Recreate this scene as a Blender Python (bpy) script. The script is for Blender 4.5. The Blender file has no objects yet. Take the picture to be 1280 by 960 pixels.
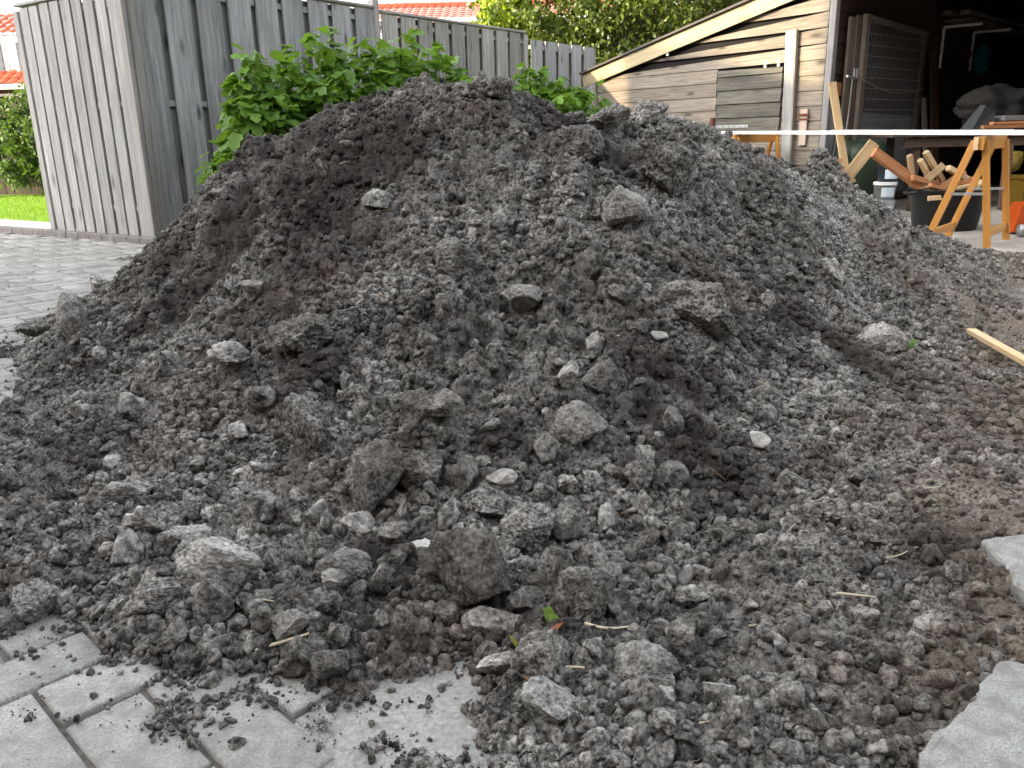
import bpy, bmesh, math, random
import numpy as np
from mathutils import Vector, Matrix

# ------------------------------------------------------------------ camera, light, exposure
SC = bpy.context.scene
COL = SC.collection
rad = math.radians
PITCH, ROLL, FPX, CAMH = rad(16.6), rad(1.3), 1030.0, 0.8
F_ = np.array([0, math.cos(PITCH), -math.sin(PITCH)])
R0 = np.array([1.0, 0, 0]); U0 = np.array([0, math.sin(PITCH), math.cos(PITCH)])
R_ = math.cos(ROLL) * R0 - math.sin(ROLL) * U0
U_ = math.sin(ROLL) * R0 + math.cos(ROLL) * U0
cd = bpy.data.cameras.new('camera'); cam = bpy.data.objects.new('camera', cd); COL.objects.link(cam)
cd.sensor_width = 36; cd.lens = 36 * FPX / 1280; cd.clip_start = 0.05; cd.clip_end = 500
M = Matrix.Identity(4)
for i in range(3):
    M[i][0] = R_[i]; M[i][1] = U_[i]; M[i][2] = -F_[i]
M[2][3] = CAMH
cam.matrix_world = M
SC.camera = cam
CAM = np.array([0, 0, CAMH])

SUN_AZ, SUN_EL = -110.0, 25.0          # compass from +Y, clockwise
W = bpy.data.worlds.new('World'); SC.world = W; W.use_nodes = True
nt = W.node_tree
bg = nt.nodes['Background']
sky = nt.nodes.new('ShaderNodeTexSky'); sky.sky_type = 'NISHITA'; sky.sun_disc = False
sky.sun_elevation = rad(SUN_EL); sky.sun_rotation = rad(SUN_AZ)
sky.dust_density = 4.0; sky.air_density = 1.2; sky.ozone_density = 1.0
hs_ = nt.nodes.new('ShaderNodeHueSaturation'); hs_.inputs['Saturation'].default_value = .25; nt.links.new(sky.outputs[0], hs_.inputs['Color']); nt.links.new(hs_.outputs[0], bg.inputs[0]); bg.inputs[1].default_value = 0.15
sd = bpy.data.lights.new('sun', 'SUN'); sun = bpy.data.objects.new('sun', sd); COL.objects.link(sun)
sd.energy = 2.4; sd.angle = rad(0.5); sd.color = (1.0, 0.80, 0.50)
sdir = Vector((math.sin(rad(SUN_AZ)) * math.cos(rad(SUN_EL)), math.cos(rad(SUN_AZ)) * math.cos(rad(SUN_EL)), math.sin(rad(SUN_EL))))
sun.rotation_euler = sdir.to_track_quat('Z', 'Y').to_euler(); sun.location = sdir * 40
SC.view_settings.view_transform = 'Standard'; SC.view_settings.look = 'None'
SC.view_settings.exposure = 2.45; SC.view_settings.gamma = 1.0
SC.cycles.max_bounces = 6; SC.cycles.diffuse_bounces = 4; SC.cycles.transparent_max_bounces = 6
SC.cycles.use_denoising = True

rng = np.random.default_rng(7)
random.seed(7)

# ------------------------------------------------------------------ pixel helpers (turn a point of the view into a place)
def ray(u, v): return F_ + (u - 640) / FPX * R_ - (v - 480) / FPX * U_
def gnd(u, v, z=0.0):
    d = ray(u, v); t = (z - CAMH) / d[2]; return CAM + d * t
def atY(u, v, Y):
    d = ray(u, v); return CAM + d * (Y / d[1])
def az(a): return np.array([math.sin(rad(a)), math.cos(rad(a)), 0.0])

# ------------------------------------------------------------------ noise
def _h(ix, iy, iz, seed):
    h = (ix.astype(np.int64) * 374761393 + iy.astype(np.int64) * 668265263 + iz.astype(np.int64) * 2147483647 + seed * 974634777) & 0xFFFFFFFF
    h = ((h ^ (h >> 13)) * 1274126177) & 0xFFFFFFFF
    h = ((h ^ (h >> 16)) * 2246822519) & 0xFFFFFFFF
    return ((h ^ (h >> 15)) & 0xFFFFFF) / float(0xFFFFFF)
def vnoise(P, seed=0):
    P = np.asarray(P, float)
    if P.shape[1] == 2: P = np.c_[P, np.zeros(len(P))]
    i = np.floor(P).astype(np.int64); f = P - i; f = f * f * f * (f * (f * 6 - 15) + 10)
    out = 0
    for dx in (0, 1):
        wx = f[:, 0] if dx else 1 - f[:, 0]
        for dy in (0, 1):
            wy = f[:, 1] if dy else 1 - f[:, 1]
            for dz in (0, 1):
                wz = f[:, 2] if dz else 1 - f[:, 2]
                out = out + wx * wy * wz * _h(i[:, 0] + dx, i[:, 1] + dy, i[:, 2] + dz, seed)
    return out * 2 - 1
def fbm(P, octv=4, seed=0, gain=.5):
    P = np.asarray(P, float)
    s = 0; a = 1
    for o in range(octv):
        s = s + a * vnoise(P * 2 ** o + o * 17.3, seed + o); a *= gain
    return s
def cells(P, seed=0):
    """2D cellular: distance to the nearest jittered point and its random value"""
    i = np.floor(P).astype(np.int64); best = np.full(len(P), 9.0); val = np.zeros(len(P)); sec = np.full(len(P), 9.0)
    z = np.zeros(len(P), np.int64)
    for dx in (-1, 0, 1):
        for dy in (-1, 0, 1):
            cx = i[:, 0] + dx; cy = i[:, 1] + dy
            px = cx + _h(cx, cy, z, seed); py = cy + _h(cx, cy, z, seed + 1)
            d = np.hypot(P[:, 0] - px, P[:, 1] - py); r = _h(cx, cy, z, seed + 2)
            m = d < best
            sec = np.where(m, best, np.minimum(sec, d))
            val = np.where(m, r, val); best = np.where(m, d, best)
    return best, sec, val

# ------------------------------------------------------------------ materials
MATS = {}
class NT:
    def __init__(s, name):
        s.m = bpy.data.materials.new(name); s.m.use_nodes = True; s.t = s.m.node_tree
        s.b = s.t.nodes['Principled BSDF']; s.b.inputs['Specular IOR Level'].default_value = 0.25
    def n(s, typ, **kw):
        x = s.t.nodes.new(typ)
        for k, v in kw.items():
            if k in x.inputs: 
                x.inputs[k].default_value = v
            else: setattr(x, k, v)
        return x
    def l(s, a, b): s.t.links.new(a, b)
    def mapping(s, out, scale):
        mp = s.n('ShaderNodeMapping'); mp.inputs['Scale'].default_value = scale; s.l(out, mp.inputs[0]); return mp.outputs[0]
    def noise(s, vec, scale, detail=4, rough=.55, dist=0):
        x = s.n('ShaderNodeTexNoise'); x.inputs['Scale'].default_value = scale; x.inputs['Detail'].default_value = detail
        x.inputs['Roughness'].default_value = rough; x.inputs['Distortion'].default_value = dist
        if vec is not None: s.l(vec, x.inputs['Vector'])
        return x.outputs[0]
    def ramp(s, fac, stops, interp='LINEAR'):
        x = s.n('ShaderNodeValToRGB'); x.color_ramp.interpolation = interp
        e = x.color_ramp.elements
        while len(e) < len(stops): e.new(0.5)
        for i, (p, c) in enumerate(stops):
            e[i].position = p; e[i].color = (c, c, c, 1) if isinstance(c, (int, float)) else (*c, 1)
        s.l(fac, x.inputs[0]); return x.outputs[0]
    def mix(s, fac, a, b, mode='MIX'):
        x = s.n('ShaderNodeMix', data_type='RGBA', blend_type=mode)
        for sock, v in ((x.inputs[0], fac), (x.inputs[6], a), (x.inputs[7], b)):
            if hasattr(v, 'is_output'): s.l(v, sock)
            elif isinstance(v, (int, float)): sock.default_value = v if sock.type == 'VALUE' else (v, v, v, 1)
            else: sock.default_value = (*v, 1)
        return x.outputs[2]
    def math(s, op, a, b=0.0):
        x = s.n('ShaderNodeMath', operation=op)
        for sock, v in ((x.inputs[0], a), (x.inputs[1], b)):
            if hasattr(v, 'is_output'): s.l(v, sock)
            else: sock.default_value = v
        return x.outputs[0]
    def bump(s, h, strength=.5, dist=.01, normal=None):
        x = s.n('ShaderNodeBump'); x.inputs['Strength'].default_value = strength; x.inputs['Distance'].default_value = dist
        s.l(h, x.inputs['Height'])
        if normal is not None: s.l(normal, x.inputs['Normal'])
        s.l(x.outputs[0], s.b.inputs['Normal']); return x.outputs[0]
    def color(s, c):
        if hasattr(c, 'is_output'): s.l(c, s.b.inputs['Base Color'])
        else: s.b.inputs['Base Color'].default_value = (*c, 1)

def attr(N, name): return N.n('ShaderNodeAttribute', attribute_name=name)

def plain(name, col, rough=.6, metal=0, noise=.15, scale=30, bump=0.0, spec=.3):
    if name in MATS: return MATS[name]
    N = NT(name); tc = N.n('ShaderNodeTexCoord').outputs['Object']
    nz = N.noise(tc, scale, 5, .6)
    f = N.ramp(nz, [(.3, 0), (.7, 1)])
    N.color(N.mix(f, tuple(c * (1 - noise) for c in col), tuple(min(1, c * (1 + noise)) for c in col)))
    N.b.inputs['Roughness'].default_value = rough; N.b.inputs['Metallic'].default_value = metal
    N.b.inputs['Specular IOR Level'].default_value = spec
    if bump: N.bump(nz, bump, .005)
    MATS[name] = N.m; return N.m

def wood(name, c1, c2, knots=.6, var=.25, rough=.8, grain=1.0, stain=None, bump=.25, green=0.0):
    """boards: attribute bc runs along the board in x, rnd is one number per board"""
    if name in MATS: return MATS[name]
    N = NT(name); bc = attr(N, 'bc').outputs['Vector']; rn = attr(N, 'rnd').outputs['Fac']
    off = N.n('ShaderNodeCombineXYZ'); N.l(N.math('MULTIPLY', rn, 37.0), off.inputs[0]); N.l(N.math('MULTIPLY', rn, 91.0), off.inputs[1])
    ad = N.n('ShaderNodeVectorMath', operation='ADD'); N.l(bc, ad.inputs[0]); N.l(off.outputs[0], ad.inputs[1]); v = ad.outputs[0]
    g1 = N.noise(N.mapping(v, (1.6 * grain, 34 * grain, 34 * grain)), 1.0, 6, .65, .6)
    g2 = N.noise(N.mapping(v, (5 * grain, 160 * grain, 160 * grain)), 1.0, 4, .6)
    g3 = N.noise(N.mapping(v, (1.2, 5, 5)), 1.0, 4, .6)
    f = N.math('ADD', N.math('MULTIPLY', g1, .65), N.math('MULTIPLY', g2, .35))
    col = N.mix(N.ramp(f, [(.33, 0), (.62, 1)]), c1, c2)
    # knots with a ring of deflected grain
    vo = N.n('ShaderNodeTexVoronoi', feature='F1'); vo.inputs['Scale'].default_value = 1.0
    N.l(N.mapping(v, (2.1, 6.5, 6.5)), vo.inputs['Vector'])
    kn = N.ramp(vo.outputs['Distance'], [(.05, 1), (.12, .55), (.2, 0)])
    col = N.mix(N.math('MULTIPLY', kn, knots), col, tuple(c * .28 for c in c1))
    # blotches of weather, board to board brightness
    col = N.mix(N.ramp(g3, [(.35, .28), (.65, 0)]), col, tuple(c * .45 for c in c1))
    if stain: 
        st = N.noise(N.mapping(v, (.9, 3.2, 3.2)), 1.0, 5, .65)
        col = N.mix(N.ramp(st, [(.5, 0), (.66, .75)]), col, stain)
    hv = N.n('ShaderNodeHueSaturation'); N.l(col, hv.inputs['Color'])
    N.l(N.math('ADD', N.math('MULTIPLY', rn, var * 2), 1 - var), hv.inputs['Value'])
    N.color(hv.outputs[0]); N.b.inputs['Roughness'].default_value = rough
    N.bump(N.math('SUBTRACT', f, N.math('MULTIPLY', kn, .3)), bump, .006)
    MATS[name] = N.m; return N.m

def soil_mat(name, dry=0.0, obj_rand=False, attr_rand=False, stone=False):
    N = NT(name); geo = N.n('ShaderNodeNewGeometry').outputs['Position']
    tc = N.n('ShaderNodeTexCoord').outputs['Object']
    base = tc if obj_rand else geo
    if obj_rand:
        oi = N.n('ShaderNodeObjectInfo')
        ad = N.n('ShaderNodeVectorMath', operation='ADD'); N.l(tc, ad.inputs[0])
        cx = N.n('ShaderNodeCombineXYZ'); N.l(N.math('MULTIPLY', oi.outputs['Random'], 50.0), cx.inputs[0]); N.l(cx.outputs[0], ad.inputs[1]); base = ad.outputs[0]
    big = N.noise(geo, 1.7, 4, .6); mid = N.noise(base, 14, 5, .65); fine = N.noise(base, 110, 5, .7); grit = N.noise(base, 420, 3, .7)
    dark = (.026, .023, .020); grey = (.25, .237, .215); pale = (.56, .54, .505); brown = (.11, .080, .058)
    if stone: dark = (.075, .075, .07); grey = (.26, .26, .24)
    f = N.math('ADD', N.math('MULTIPLY', mid, .35), N.math('ADD', N.math('MULTIPLY', fine, .4), N.math('MULTIPLY', grit, .25)))
    col = N.mix(N.ramp(f, [(.40, 0), (.58, 1)]), dark, grey)
    dk_ = N.noise(base, 38, 4, .65); col = N.mix(N.ramp(dk_, [(.38, .85), (.53, 0)]), col, tuple(c * .8 for c in dark))
    dr = N.math('ADD', N.math('MULTIPLY', N.ramp(big, [(.38, 0), (.6, 1)]), N.ramp(fine, [(.42, 0), (.68, 1)])), dry)
    col = N.mix(N.math('MINIMUM', N.math('MULTIPLY', dr, N.ramp(mid, [(.35, .3), (.6, 1)])), .9), col, pale)
    if not stone:
        bp = N.noise(geo, 2.6, 4, .65); at = N.n('ShaderNodeMapping'); at.inputs['Location'].default_value = (5.1, 3.3, 0); N.l(geo, at.inputs[0])
        bp = N.noise(at.outputs[0], 2.3, 4, .6)
        col = N.mix(N.ramp(bp, [(.56, 0), (.68, .2 if obj_rand else .5)]), col, brown)
        if not obj_rand:
            dn = attr(N, 'dirt').outputs['Fac']; col = N.mix(N.math('MULTIPLY', dn, .88), col, N.mix(N.ramp(fine, [(.35, 0), (.65, 1)]), (.085, .064, .048), (.28, .232, .185)))
            mo = attr(N, 'dark_patch').outputs['Fac']
            col = N.mix(N.math('MULTIPLY', mo, .85), col, (.034, .028, .025))
    gr = N.ramp(grit, [(.66, 0), (.74, .5)])
    col = N.mix(gr, col, (.42, .41, .39))
    hv = N.n('ShaderNodeHueSaturation'); N.l(col, hv.inputs['Color'])
    if obj_rand: N.l(N.math('ADD', N.math('MULTIPLY', oi.outputs['Random'], .55), .9), hv.inputs['Value'])
    elif attr_rand: N.l(N.math('ADD', N.math('MULTIPLY', attr(N, 'rnd').outputs['Fac'], .9), .55), hv.inputs['Value'])
    N.color(hv.outputs[0]); N.b.inputs['Roughness'].default_value = .95; N.b.inputs['Specular IOR Level'].default_value = .12
    n1 = N.bump(fine, .9, .0055); N.bump(grit, .8, .0025, n1)
    return N.m

def paver_mat():
    N = NT('concrete_pavers'); geo = N.n('ShaderNodeNewGeometry').outputs['Position']; rn = attr(N, 'rnd').outputs['Fac']
    ag = N.noise(geo, 260, 4, .7); big = N.noise(geo, 1.3, 5, .6); mid = N.noise(geo, 22, 4, .6); sp = N.noise(geo, 500, 2, .6)
    col = N.mix(N.ramp(ag, [(.35, 0), (.62, 1)]), (.22, .217, .205), (.41, .405, .385))
    col = N.mix(N.ramp(mid, [(.38, .6), (.6, 0)]), col, (.17, .162, .145))
    col = N.mix(N.ramp(big, [(.4, 0), (.7, .45)]), col, (.26, .245, .215))
    col = N.mix(N.ramp(sp, [(.68, 0), (.76, .8)]), col, (.62, .62, .60))
    col = N.mix(N.ramp(sp, [(.25, .7), (.31, 0)]), col, (.08, .08, .08))
    hv = N.n('ShaderNodeHueSaturation'); N.l(col, hv.inputs['Color']); N.l(N.math('ADD', N.math('MULTIPLY', rn, .3), .85), hv.inputs['Value'])
    N.color(hv.outputs[0]); N.b.inputs['Roughness'].default_value = .9
    N.bump(N.math('ADD', ag, mid), .45, .003); return N.m

def leaf_mat(name, c1, c2, trans=.35):
    if name in MATS: return MATS[name]
    N = NT(name); rn = attr(N, 'rnd').outputs['Fac']
    col = N.ramp(rn, [(0, c1), (1, c2)])
    N.color(col); N.b.inputs['Roughness'].default_value = .5; N.b.inputs['Specular IOR Level'].default_value = .35
    tr = N.n('ShaderNodeBsdfTranslucent'); N.l(N.mix(.5, col, (.25, .42, .03)), tr.inputs[0])
    mx = N.n('ShaderNodeMixShader'); mx.inputs[0].default_value = trans
    out = N.t.nodes['Material Output']; N.l(N.b.outputs[0], mx.inputs[1]); N.l(tr.outputs[0], mx.inputs[2]); N.l(mx.outputs[0], out.inputs[0])
    MATS[name] = N.m; return N.m

# ------------------------------------------------------------------ mesh building
def tag(o, label=None, cat=None, group=None, kind=None):
    for k, v in (('label', label), ('category', cat), ('group', group), ('kind', kind)):
        if v: o[k] = v
    return o
def empty(name, loc, label, cat, group=None, rot=0):
    o = bpy.data.objects.new(name, None); COL.objects.link(o); o.location = Vector([float(x) for x in loc]); o.rotation_euler = (0, 0, rot)
    o.empty_display_size = .1
    return tag(o, label, cat, group)
def np_mesh(name, V, F, mat, smooth=False, rnd=None, bc=None, extra=None):
    """V (n,3); F (m,k) equal sized faces or a list of such arrays"""
    me = bpy.data.meshes.new(name)
    Fs = F if isinstance(F, list) else [F]
    Fs = [np.asarray(x) for x in Fs if len(x)]
    me.vertices.add(len(V)); me.vertices.foreach_set('co', np.asarray(V, np.float32).ravel())
    loops = np.concatenate([x.ravel() for x in Fs]).astype(np.int32)
    tot = np.concatenate([np.full(len(x), x.shape[1]) for x in Fs]).astype(np.int32)
    st = np.concatenate([[0], np.cumsum(tot)[:-1]]).astype(np.int32)
    me.loops.add(len(loops)); me.loops.foreach_set('vertex_index', loops)
    me.polygons.add(len(tot)); me.polygons.foreach_set('loop_start', st); me.polygons.foreach_set('loop_total', tot)
    if smooth: me.polygons.foreach_set('use_smooth', np.ones(len(tot), bool))
    me.update(calc_edges=True)
    if rnd is not None:
        a = me.attributes.new('rnd', 'FLOAT', 'POINT'); a.data.foreach_set('value', np.asarray(rnd, np.float32))
    if bc is not None:
        a = me.attributes.new('bc', 'FLOAT_VECTOR', 'POINT'); a.data.foreach_set('vector', np.asarray(bc, np.float32).ravel())
    for k, v in (extra or {}).items():
        a = me.attributes.new(k, 'FLOAT', 'POINT'); a.data.foreach_set('value', np.asarray(v, np.float32))
    if mat: me.materials.append(mat)
    return me
def link(name, me, parent=None, loc=None, rot=None, scale=None):
    o = bpy.data.objects.new(name, me); COL.objects.link(o)
    if parent: o.parent = parent
    if loc is not None: o.location = Vector([float(x) for x in loc])
    if rot is not None: o.rotation_euler = rot
    if scale is not None: o.scale = scale
    return o

class MB:
    def __init__(s): s.V = []; s.F = []; s.R = []; s.B = []; s.n = 0
    def add(s, V, F, bc=None, r=None):
        V = np.asarray(V, float); r = random.random() if r is None else r
        s.V.append(V); s.F += [tuple(i + s.n for i in f) for f in F]; s.R.append(np.full(len(V), r) if np.isscalar(r) else r)
        s.B.append(V if bc is None else np.asarray(bc, float)); s.n += len(V); return s
    def beam(s, p0, p1, w, h, up=(0, 0, 1), r=None, taper=1.0, wob=0.0):
        """a board from p0 to p1, w wide (side), h thick (up)"""
        p0 = np.asarray(p0, float); p1 = np.asarray(p1, float); L = np.linalg.norm(p1 - p0); x = (p1 - p0) / L
        up = np.asarray(up, float); y = np.cross(up, x)
        if np.linalg.norm(y) < 1e-4: y = np.cross((0, 1, 0), x)
        y /= np.linalg.norm(y); z = np.cross(x, y)
        V = []; B = []
        c = min(w, h) * .08
        ring = [(-w/2+c, -h/2), (w/2-c, -h/2), (w/2, -h/2+c), (w/2, h/2-c), (w/2-c, h/2), (-w/2+c, h/2), (-w/2, h/2-c), (-w/2, -h/2+c)]
        for k, P in ((0, p0), (1, p1)):
            f = 1 if k == 0 else taper
            for (a, b) in ring:
                V.append(P + y * a * f + z * b * f + (np.array([random.uniform(-wob, wob) for _ in range(3)]) if wob else 0)); B.append((k * L, a, b))
        Fc = [(i, (i+1) % 8, (i+1) % 8 + 8, i + 8) for i in range(8)] + [tuple(range(7, -1, -1)), tuple(range(8, 16))]
        return s.add(V, Fc, B, r)
    def box(s, c, size, rot=0, r=None):
        c = np.asarray(c, float); sx, sy, sz = size; ca, sa = math.cos(rot), math.sin(rot)
        ax = np.array([ca, sa, 0]) * sx / 2
        return s.beam(c - ax, c + ax, sy, sz, r=r)
    def tube(s, pts, rad_, n=8, r=None, caps=True):
        pts = [np.asarray(p, float) for p in pts]; V = []; B = []; Lc = 0
        rr = rad_ if hasattr(rad_, '__len__') else [rad_] * len(pts)
        for k, P in enumerate(pts):
            t = pts[min(k+1, len(pts)-1)] - pts[max(k-1, 0)]; t = t / (np.linalg.norm(t) + 1e-9)
            a = np.cross(t, (0, 0, 1)) if abs(t[2]) < .95 else np.cross(t, (0, 1, 0)); a /= np.linalg.norm(a); b = np.cross(t, a)
            if k: Lc += np.linalg.norm(P - pts[k-1])
            for i in range(n):
                q = 2 * math.pi * i / n; V.append(P + rr[k] * (math.cos(q) * a + math.sin(q) * b)); B.append((Lc, rr[k] * math.cos(q), rr[k] * math.sin(q)))
        Fc = []
        for k in range(len(pts) - 1):
            for i in range(n): Fc.append((k*n+i, k*n+(i+1) % n, (k+1)*n+(i+1) % n, (k+1)*n+i))
        if caps: Fc += [tuple(range(n-1, -1, -1)), tuple(range((len(pts)-1)*n, len(pts)*n))]
        return s.add(V, Fc, B, r)
    def lathe(s, c, prof, n=32, r=.5):
        c = np.asarray(c, float); V = []; Fc = []
        for (R, z) in prof:
            for i in range(n):
                q = 2 * math.pi * i / n; V.append(c + (R * math.cos(q), R * math.sin(q), z))
        for k in range(len(prof) - 1):
            for i in range(n): Fc.append((k*n+i, k*n+(i+1) % n, (k+1)*n+(i+1) % n, (k+1)*n+i))
        return s.add(V, Fc, None, r)
    def prism(s, poly, vec, r=None):
        poly = [np.asarray(p, float) for p in poly]; n = len(poly); vec = np.asarray(vec, float)
        V = poly + [p + vec for p in poly]
        Fc = [tuple(range(n-1, -1, -1)), tuple(range(n, 2*n))] + [(i, (i+1) % n, (i+1) % n + n, i + n) for i in range(n)]
        return s.add(V, Fc, None, r)
    def build(s, name, mat, parent=None, origin=None, smooth=False, bevel=0):
        V = np.concatenate(s.V); off = np.zeros(3)
        if parent is not None:
            off = np.array(parent.location); 
            if parent.parent is not None: off = off + np.array(parent.parent.location)
        elif origin is not None: off = np.asarray(origin, float)
        me = bpy.data.meshes.new(name); me.from_pydata((V - off).tolist(), [], s.F)
        a = me.attributes.new('rnd', 'FLOAT', 'POINT'); a.data.foreach_set('value', np.concatenate(s.R).astype(np.float32))
        a = me.attributes.new('bc', 'FLOAT_VECTOR', 'POINT'); a.data.foreach_set('vector', np.concatenate(s.B).astype(np.float32).ravel())
        bm = bmesh.new(); bm.from_mesh(me); bmesh.ops.recalc_face_normals(bm, faces=bm.faces); bm.to_mesh(me); bm.free()
        if smooth: me.polygons.foreach_set('use_smooth', np.ones(len(me.polygons), bool))
        me.materials.append(mat)
        return link(name, me, parent, None if parent is not None else off)
# a sub-part is parented to a part whose location is the zero of its thing, so the thing's offset serves both

# ------------------------------------------------------------------ material library
m_soil = soil_mat('soil'); m_crumb = soil_mat('soil_crumbs', attr_rand=True); m_clod = soil_mat('soil_clod', obj_rand=True)
m_dryclod = soil_mat('dry_clod', dry=.18, obj_rand=True); m_stone = soil_mat('grey_stone', obj_rand=True, stone=True)
m_pale = soil_mat('pale_stone', dry=.8, obj_rand=True, stone=True)
m_paver = paver_mat()
m_greyw = wood('weathered_grey_wood', (.14, .135, .125), (.37, .355, .33), knots=.75, var=.2, bump=.35)
m_palew = wood('pale_grey_wood', (.19, .19, .187), (.40, .398, .39), knots=.75, var=.1, bump=.3)
m_darkgrey = wood('dark_grey_wood', (.125, .128, .128), (.345, .348, .345), knots=.9, var=.2, bump=.35)
m_shed = wood('shed_cladding', (.10, .083, .066), (.265, .23, .188), knots=.8, grain=1.6, var=.2, bump=.3)
m_fascia = wood('fascia_wood', (.26, .21, .13), (.37, .31, .20), knots=.5, var=.05, bump=.15)
m_hatch = wood('hatch_wood', (.045, .042, .036), (.17, .158, .13), knots=.5, var=.12, stain=(.05, .05, .048), bump=.4)
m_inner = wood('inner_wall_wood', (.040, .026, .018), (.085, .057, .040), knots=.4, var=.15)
m_pine = wood('pine_offcut', (.56, .38, .20), (.72, .54, .33), knots=.3, var=.18, bump=.1)
m_redwood = wood('reddish_offcut', (.30, .125, .055), (.46, .22, .10), knots=.2, var=.25, bump=.1)
m_varnish = wood('varnished_trestle_wood', (.38, .16, .035), (.56, .28, .07), knots=.4, var=.1, rough=.35, bump=.05)
m_white = plain('white_paint', (.80, .79, .77), .45, noise=.04)
m_galv = plain('galvanised_steel', (.55, .57, .58), .4, .8, .1)
m_rust = plain('rusty_iron', (.16, .055, .035), .8, .3, .3, bump=.3)
m_blackp = plain('black_plastic', (.012, .012, .013), .45, noise=.2)
m_conc = plain('concrete_floor', (.30, .275, .24), .9, noise=.22, scale=6, bump=.2)
m_tile = plain('red_roof_tiles', (.26, .050, .022), .7, noise=.3, scale=3)
m_brick = plain('dark_brick', (.15, .09, .07), .9, noise=.3, scale=8)
m_bark = plain('bark', (.10, .08, .06), .95, noise=.4, scale=12, bump=.6)
m_glass = plain('window_glass', (.10, .12, .13), .08, 0, .2, spec=.8)
m_stem = plain('green_stem', (.16, .24, .07), .6)

# ------------------------------------------------------------------ setting: ground, paving, lawn
g = MB(); g.add([(-120, -60, -.03), (120, -60, -.03), (120, 160, -.03), (-120, 160, -.03)], [(0, 1, 2, 3)])
tag(g.build('ground', m_soil), kind='structure')
for k_ in ('dark_patch', 'dirt'): bpy.data.objects['ground'].data.attributes.new(k_, 'FLOAT', 'POINT')

# pavers in herringbone, rows running along azimuth 44
PO = np.array([-.749, 1.088]); UN = .1175
e1 = az(44)[:2]; e2 = az(134)[:2]
def bricks():
    V = []; F = []; R = []
    gap = .0043; ch = .0035
    cen = []
    for k in range(-75, 76):
        for m in range(-22, 23):
            for kind in (0, 1):
                if kind == 0: x0, x1, y0, y1 = k + 4*m, k + 4*m + 2, k, k + 1
                else: x0, x1, y0, y1 = k + 4*m - 1, k + 4*m, k, k + 2
                cx, cy = (x0+x1)/2, (y0+y1)/2; P = PO + (e1 * cx + e2 * cy) * UN
                # the herringbone field: left of the dirt, up to the kerb of the fence
                if P[1] < .45 or P[1] > 9.6 or P[0] < -7.5 or P[0] > .9: continue
                if P[0] > 0.02 and P[1] > 1.3: 
                    continue
                n = np.array([math.cos(rad(56)) , 0]); 
                dk = (P[0] + 3.05) * math.cos(rad(-56)) - (P[1] - 7.22) * math.sin(rad(-56))   # distance in front of the kerb line
                if dk < .0: pass
                kk = np.dot(P - np.array([-3.05, 7.20]), np.array([math.sin(rad(34)), math.cos(rad(34))]))
                if kk > -.09: continue
                if abs(P[0]) > P[1] * .72 + .35: continue
                cen.append((x0, x1, y0, y1))
    for (x0, x1, y0, y1) in cen:
        tz = rng.normal(0, .0012); tl = rng.normal(0, .002, 2); r = rng.random(); b = len(V)
        for (ins, z) in ((gap, -.03), (gap, -ch), (gap + ch, 0.0)):
            for (x, y) in ((x0, y0), (x1, y0), (x1, y1), (x0, y1)):
                xx = x * UN + (ins if x == x0 else -ins); yy = y * UN + (ins if y == y0 else -ins)
                P = PO + e1 * xx + e2 * yy
                V.append((P[0], P[1], z + tz + (0 if z == -.03 else (tl[0] * (xx - (x0+x1)/2*UN) + tl[1] * (yy - (y0+y1)/2*UN)) * 5)))
                R.append(r)
        for lv in (0, 4):
            for i in range(4): F.append((b+lv+i, b+lv+(i+1) % 4, b+lv+4+(i+1) % 4, b+lv+4+i))
        F.append((b+8, b+9, b+10, b+11))
    F = np.array(F)[:, ::-1]
    return link('paving', np_mesh('paving', np.array(V), F, m_paver, rnd=R))
tag(bricks(), kind='structure')
# joint sand just under the paver tops, with a little relief
xs = np.linspace(-7.6, 1.0, 240); ys = np.geomspace(.42, 9.7, 240)
X, Y = np.meshgrid(xs, ys); P2 = np.c_[X.ravel(), Y.ravel()]
Z = -.0095 + .0035 * fbm(P2 * 30, 2, 3)
idx = np.arange(240*240).reshape(240, 240)
Fq = np.stack([idx[:-1, :-1].ravel(), idx[:-1, 1:].ravel(), idx[1:, 1:].ravel(), idx[1:, :-1].ravel()], 1)
m_sand = plain('joint_sand', (.11, .10, .09), .95, noise=.35, scale=60, bump=.5)
tag(link('joint_sand', np_mesh('joint_sand', np.c_[P2, Z], Fq, m_sand, True)), kind='structure')

# kerb of bricks set on edge under the fence and on to the left, path and lawn behind it
KC = np.array([-3.05, 7.20]); kd = az(-56)[:2]; kn = az(34)[:2]
kb = MB()
t = -.1
while t < 4.6:
    L = .2 * random.uniform(.97, 1.02); c = KC + kd * (t + L/2) - kn * .045
    kb.beam((*(c - kd * (L/2 - .004)), .002), (*(c + kd * (L/2 - .004)), .002), .085, .1); t += L
m_kerb = plain('kerb_bricks', (.17, .155, .15), .9, noise=.25, scale=15, bump=.3)
tag(kb.build('kerb', m_kerb), kind='structure')
pt = MB()
def q2(t, n): return (*(KC + kd * t + kn * n), 0.0)
pt.add([q2(1.66, .0), q2(14, .0), q2(14, .75), q2(1.66, .75)], [(0, 1, 2, 3)])
o = pt.build('path', plain('pale_path_concrete', (.42, .40, .37), .9, noise=.15, scale=8)); o.location.z = -.006; tag(o, kind='structure')
lawn_c = MB(); lawn_c.add([q2(1.2, .75), q2(16, .75), q2(16, 7.5), q2(-2, 7.5), q2(-2, 4.2)], [(0, 1, 2, 3, 4)])
m_grass = plain('grass', (.11, .21, .012), .8, noise=.35, scale=5)
o = lawn_c.build('lawn', m_grass); o.location.z = -.004; tag(o, kind='structure')
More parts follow.
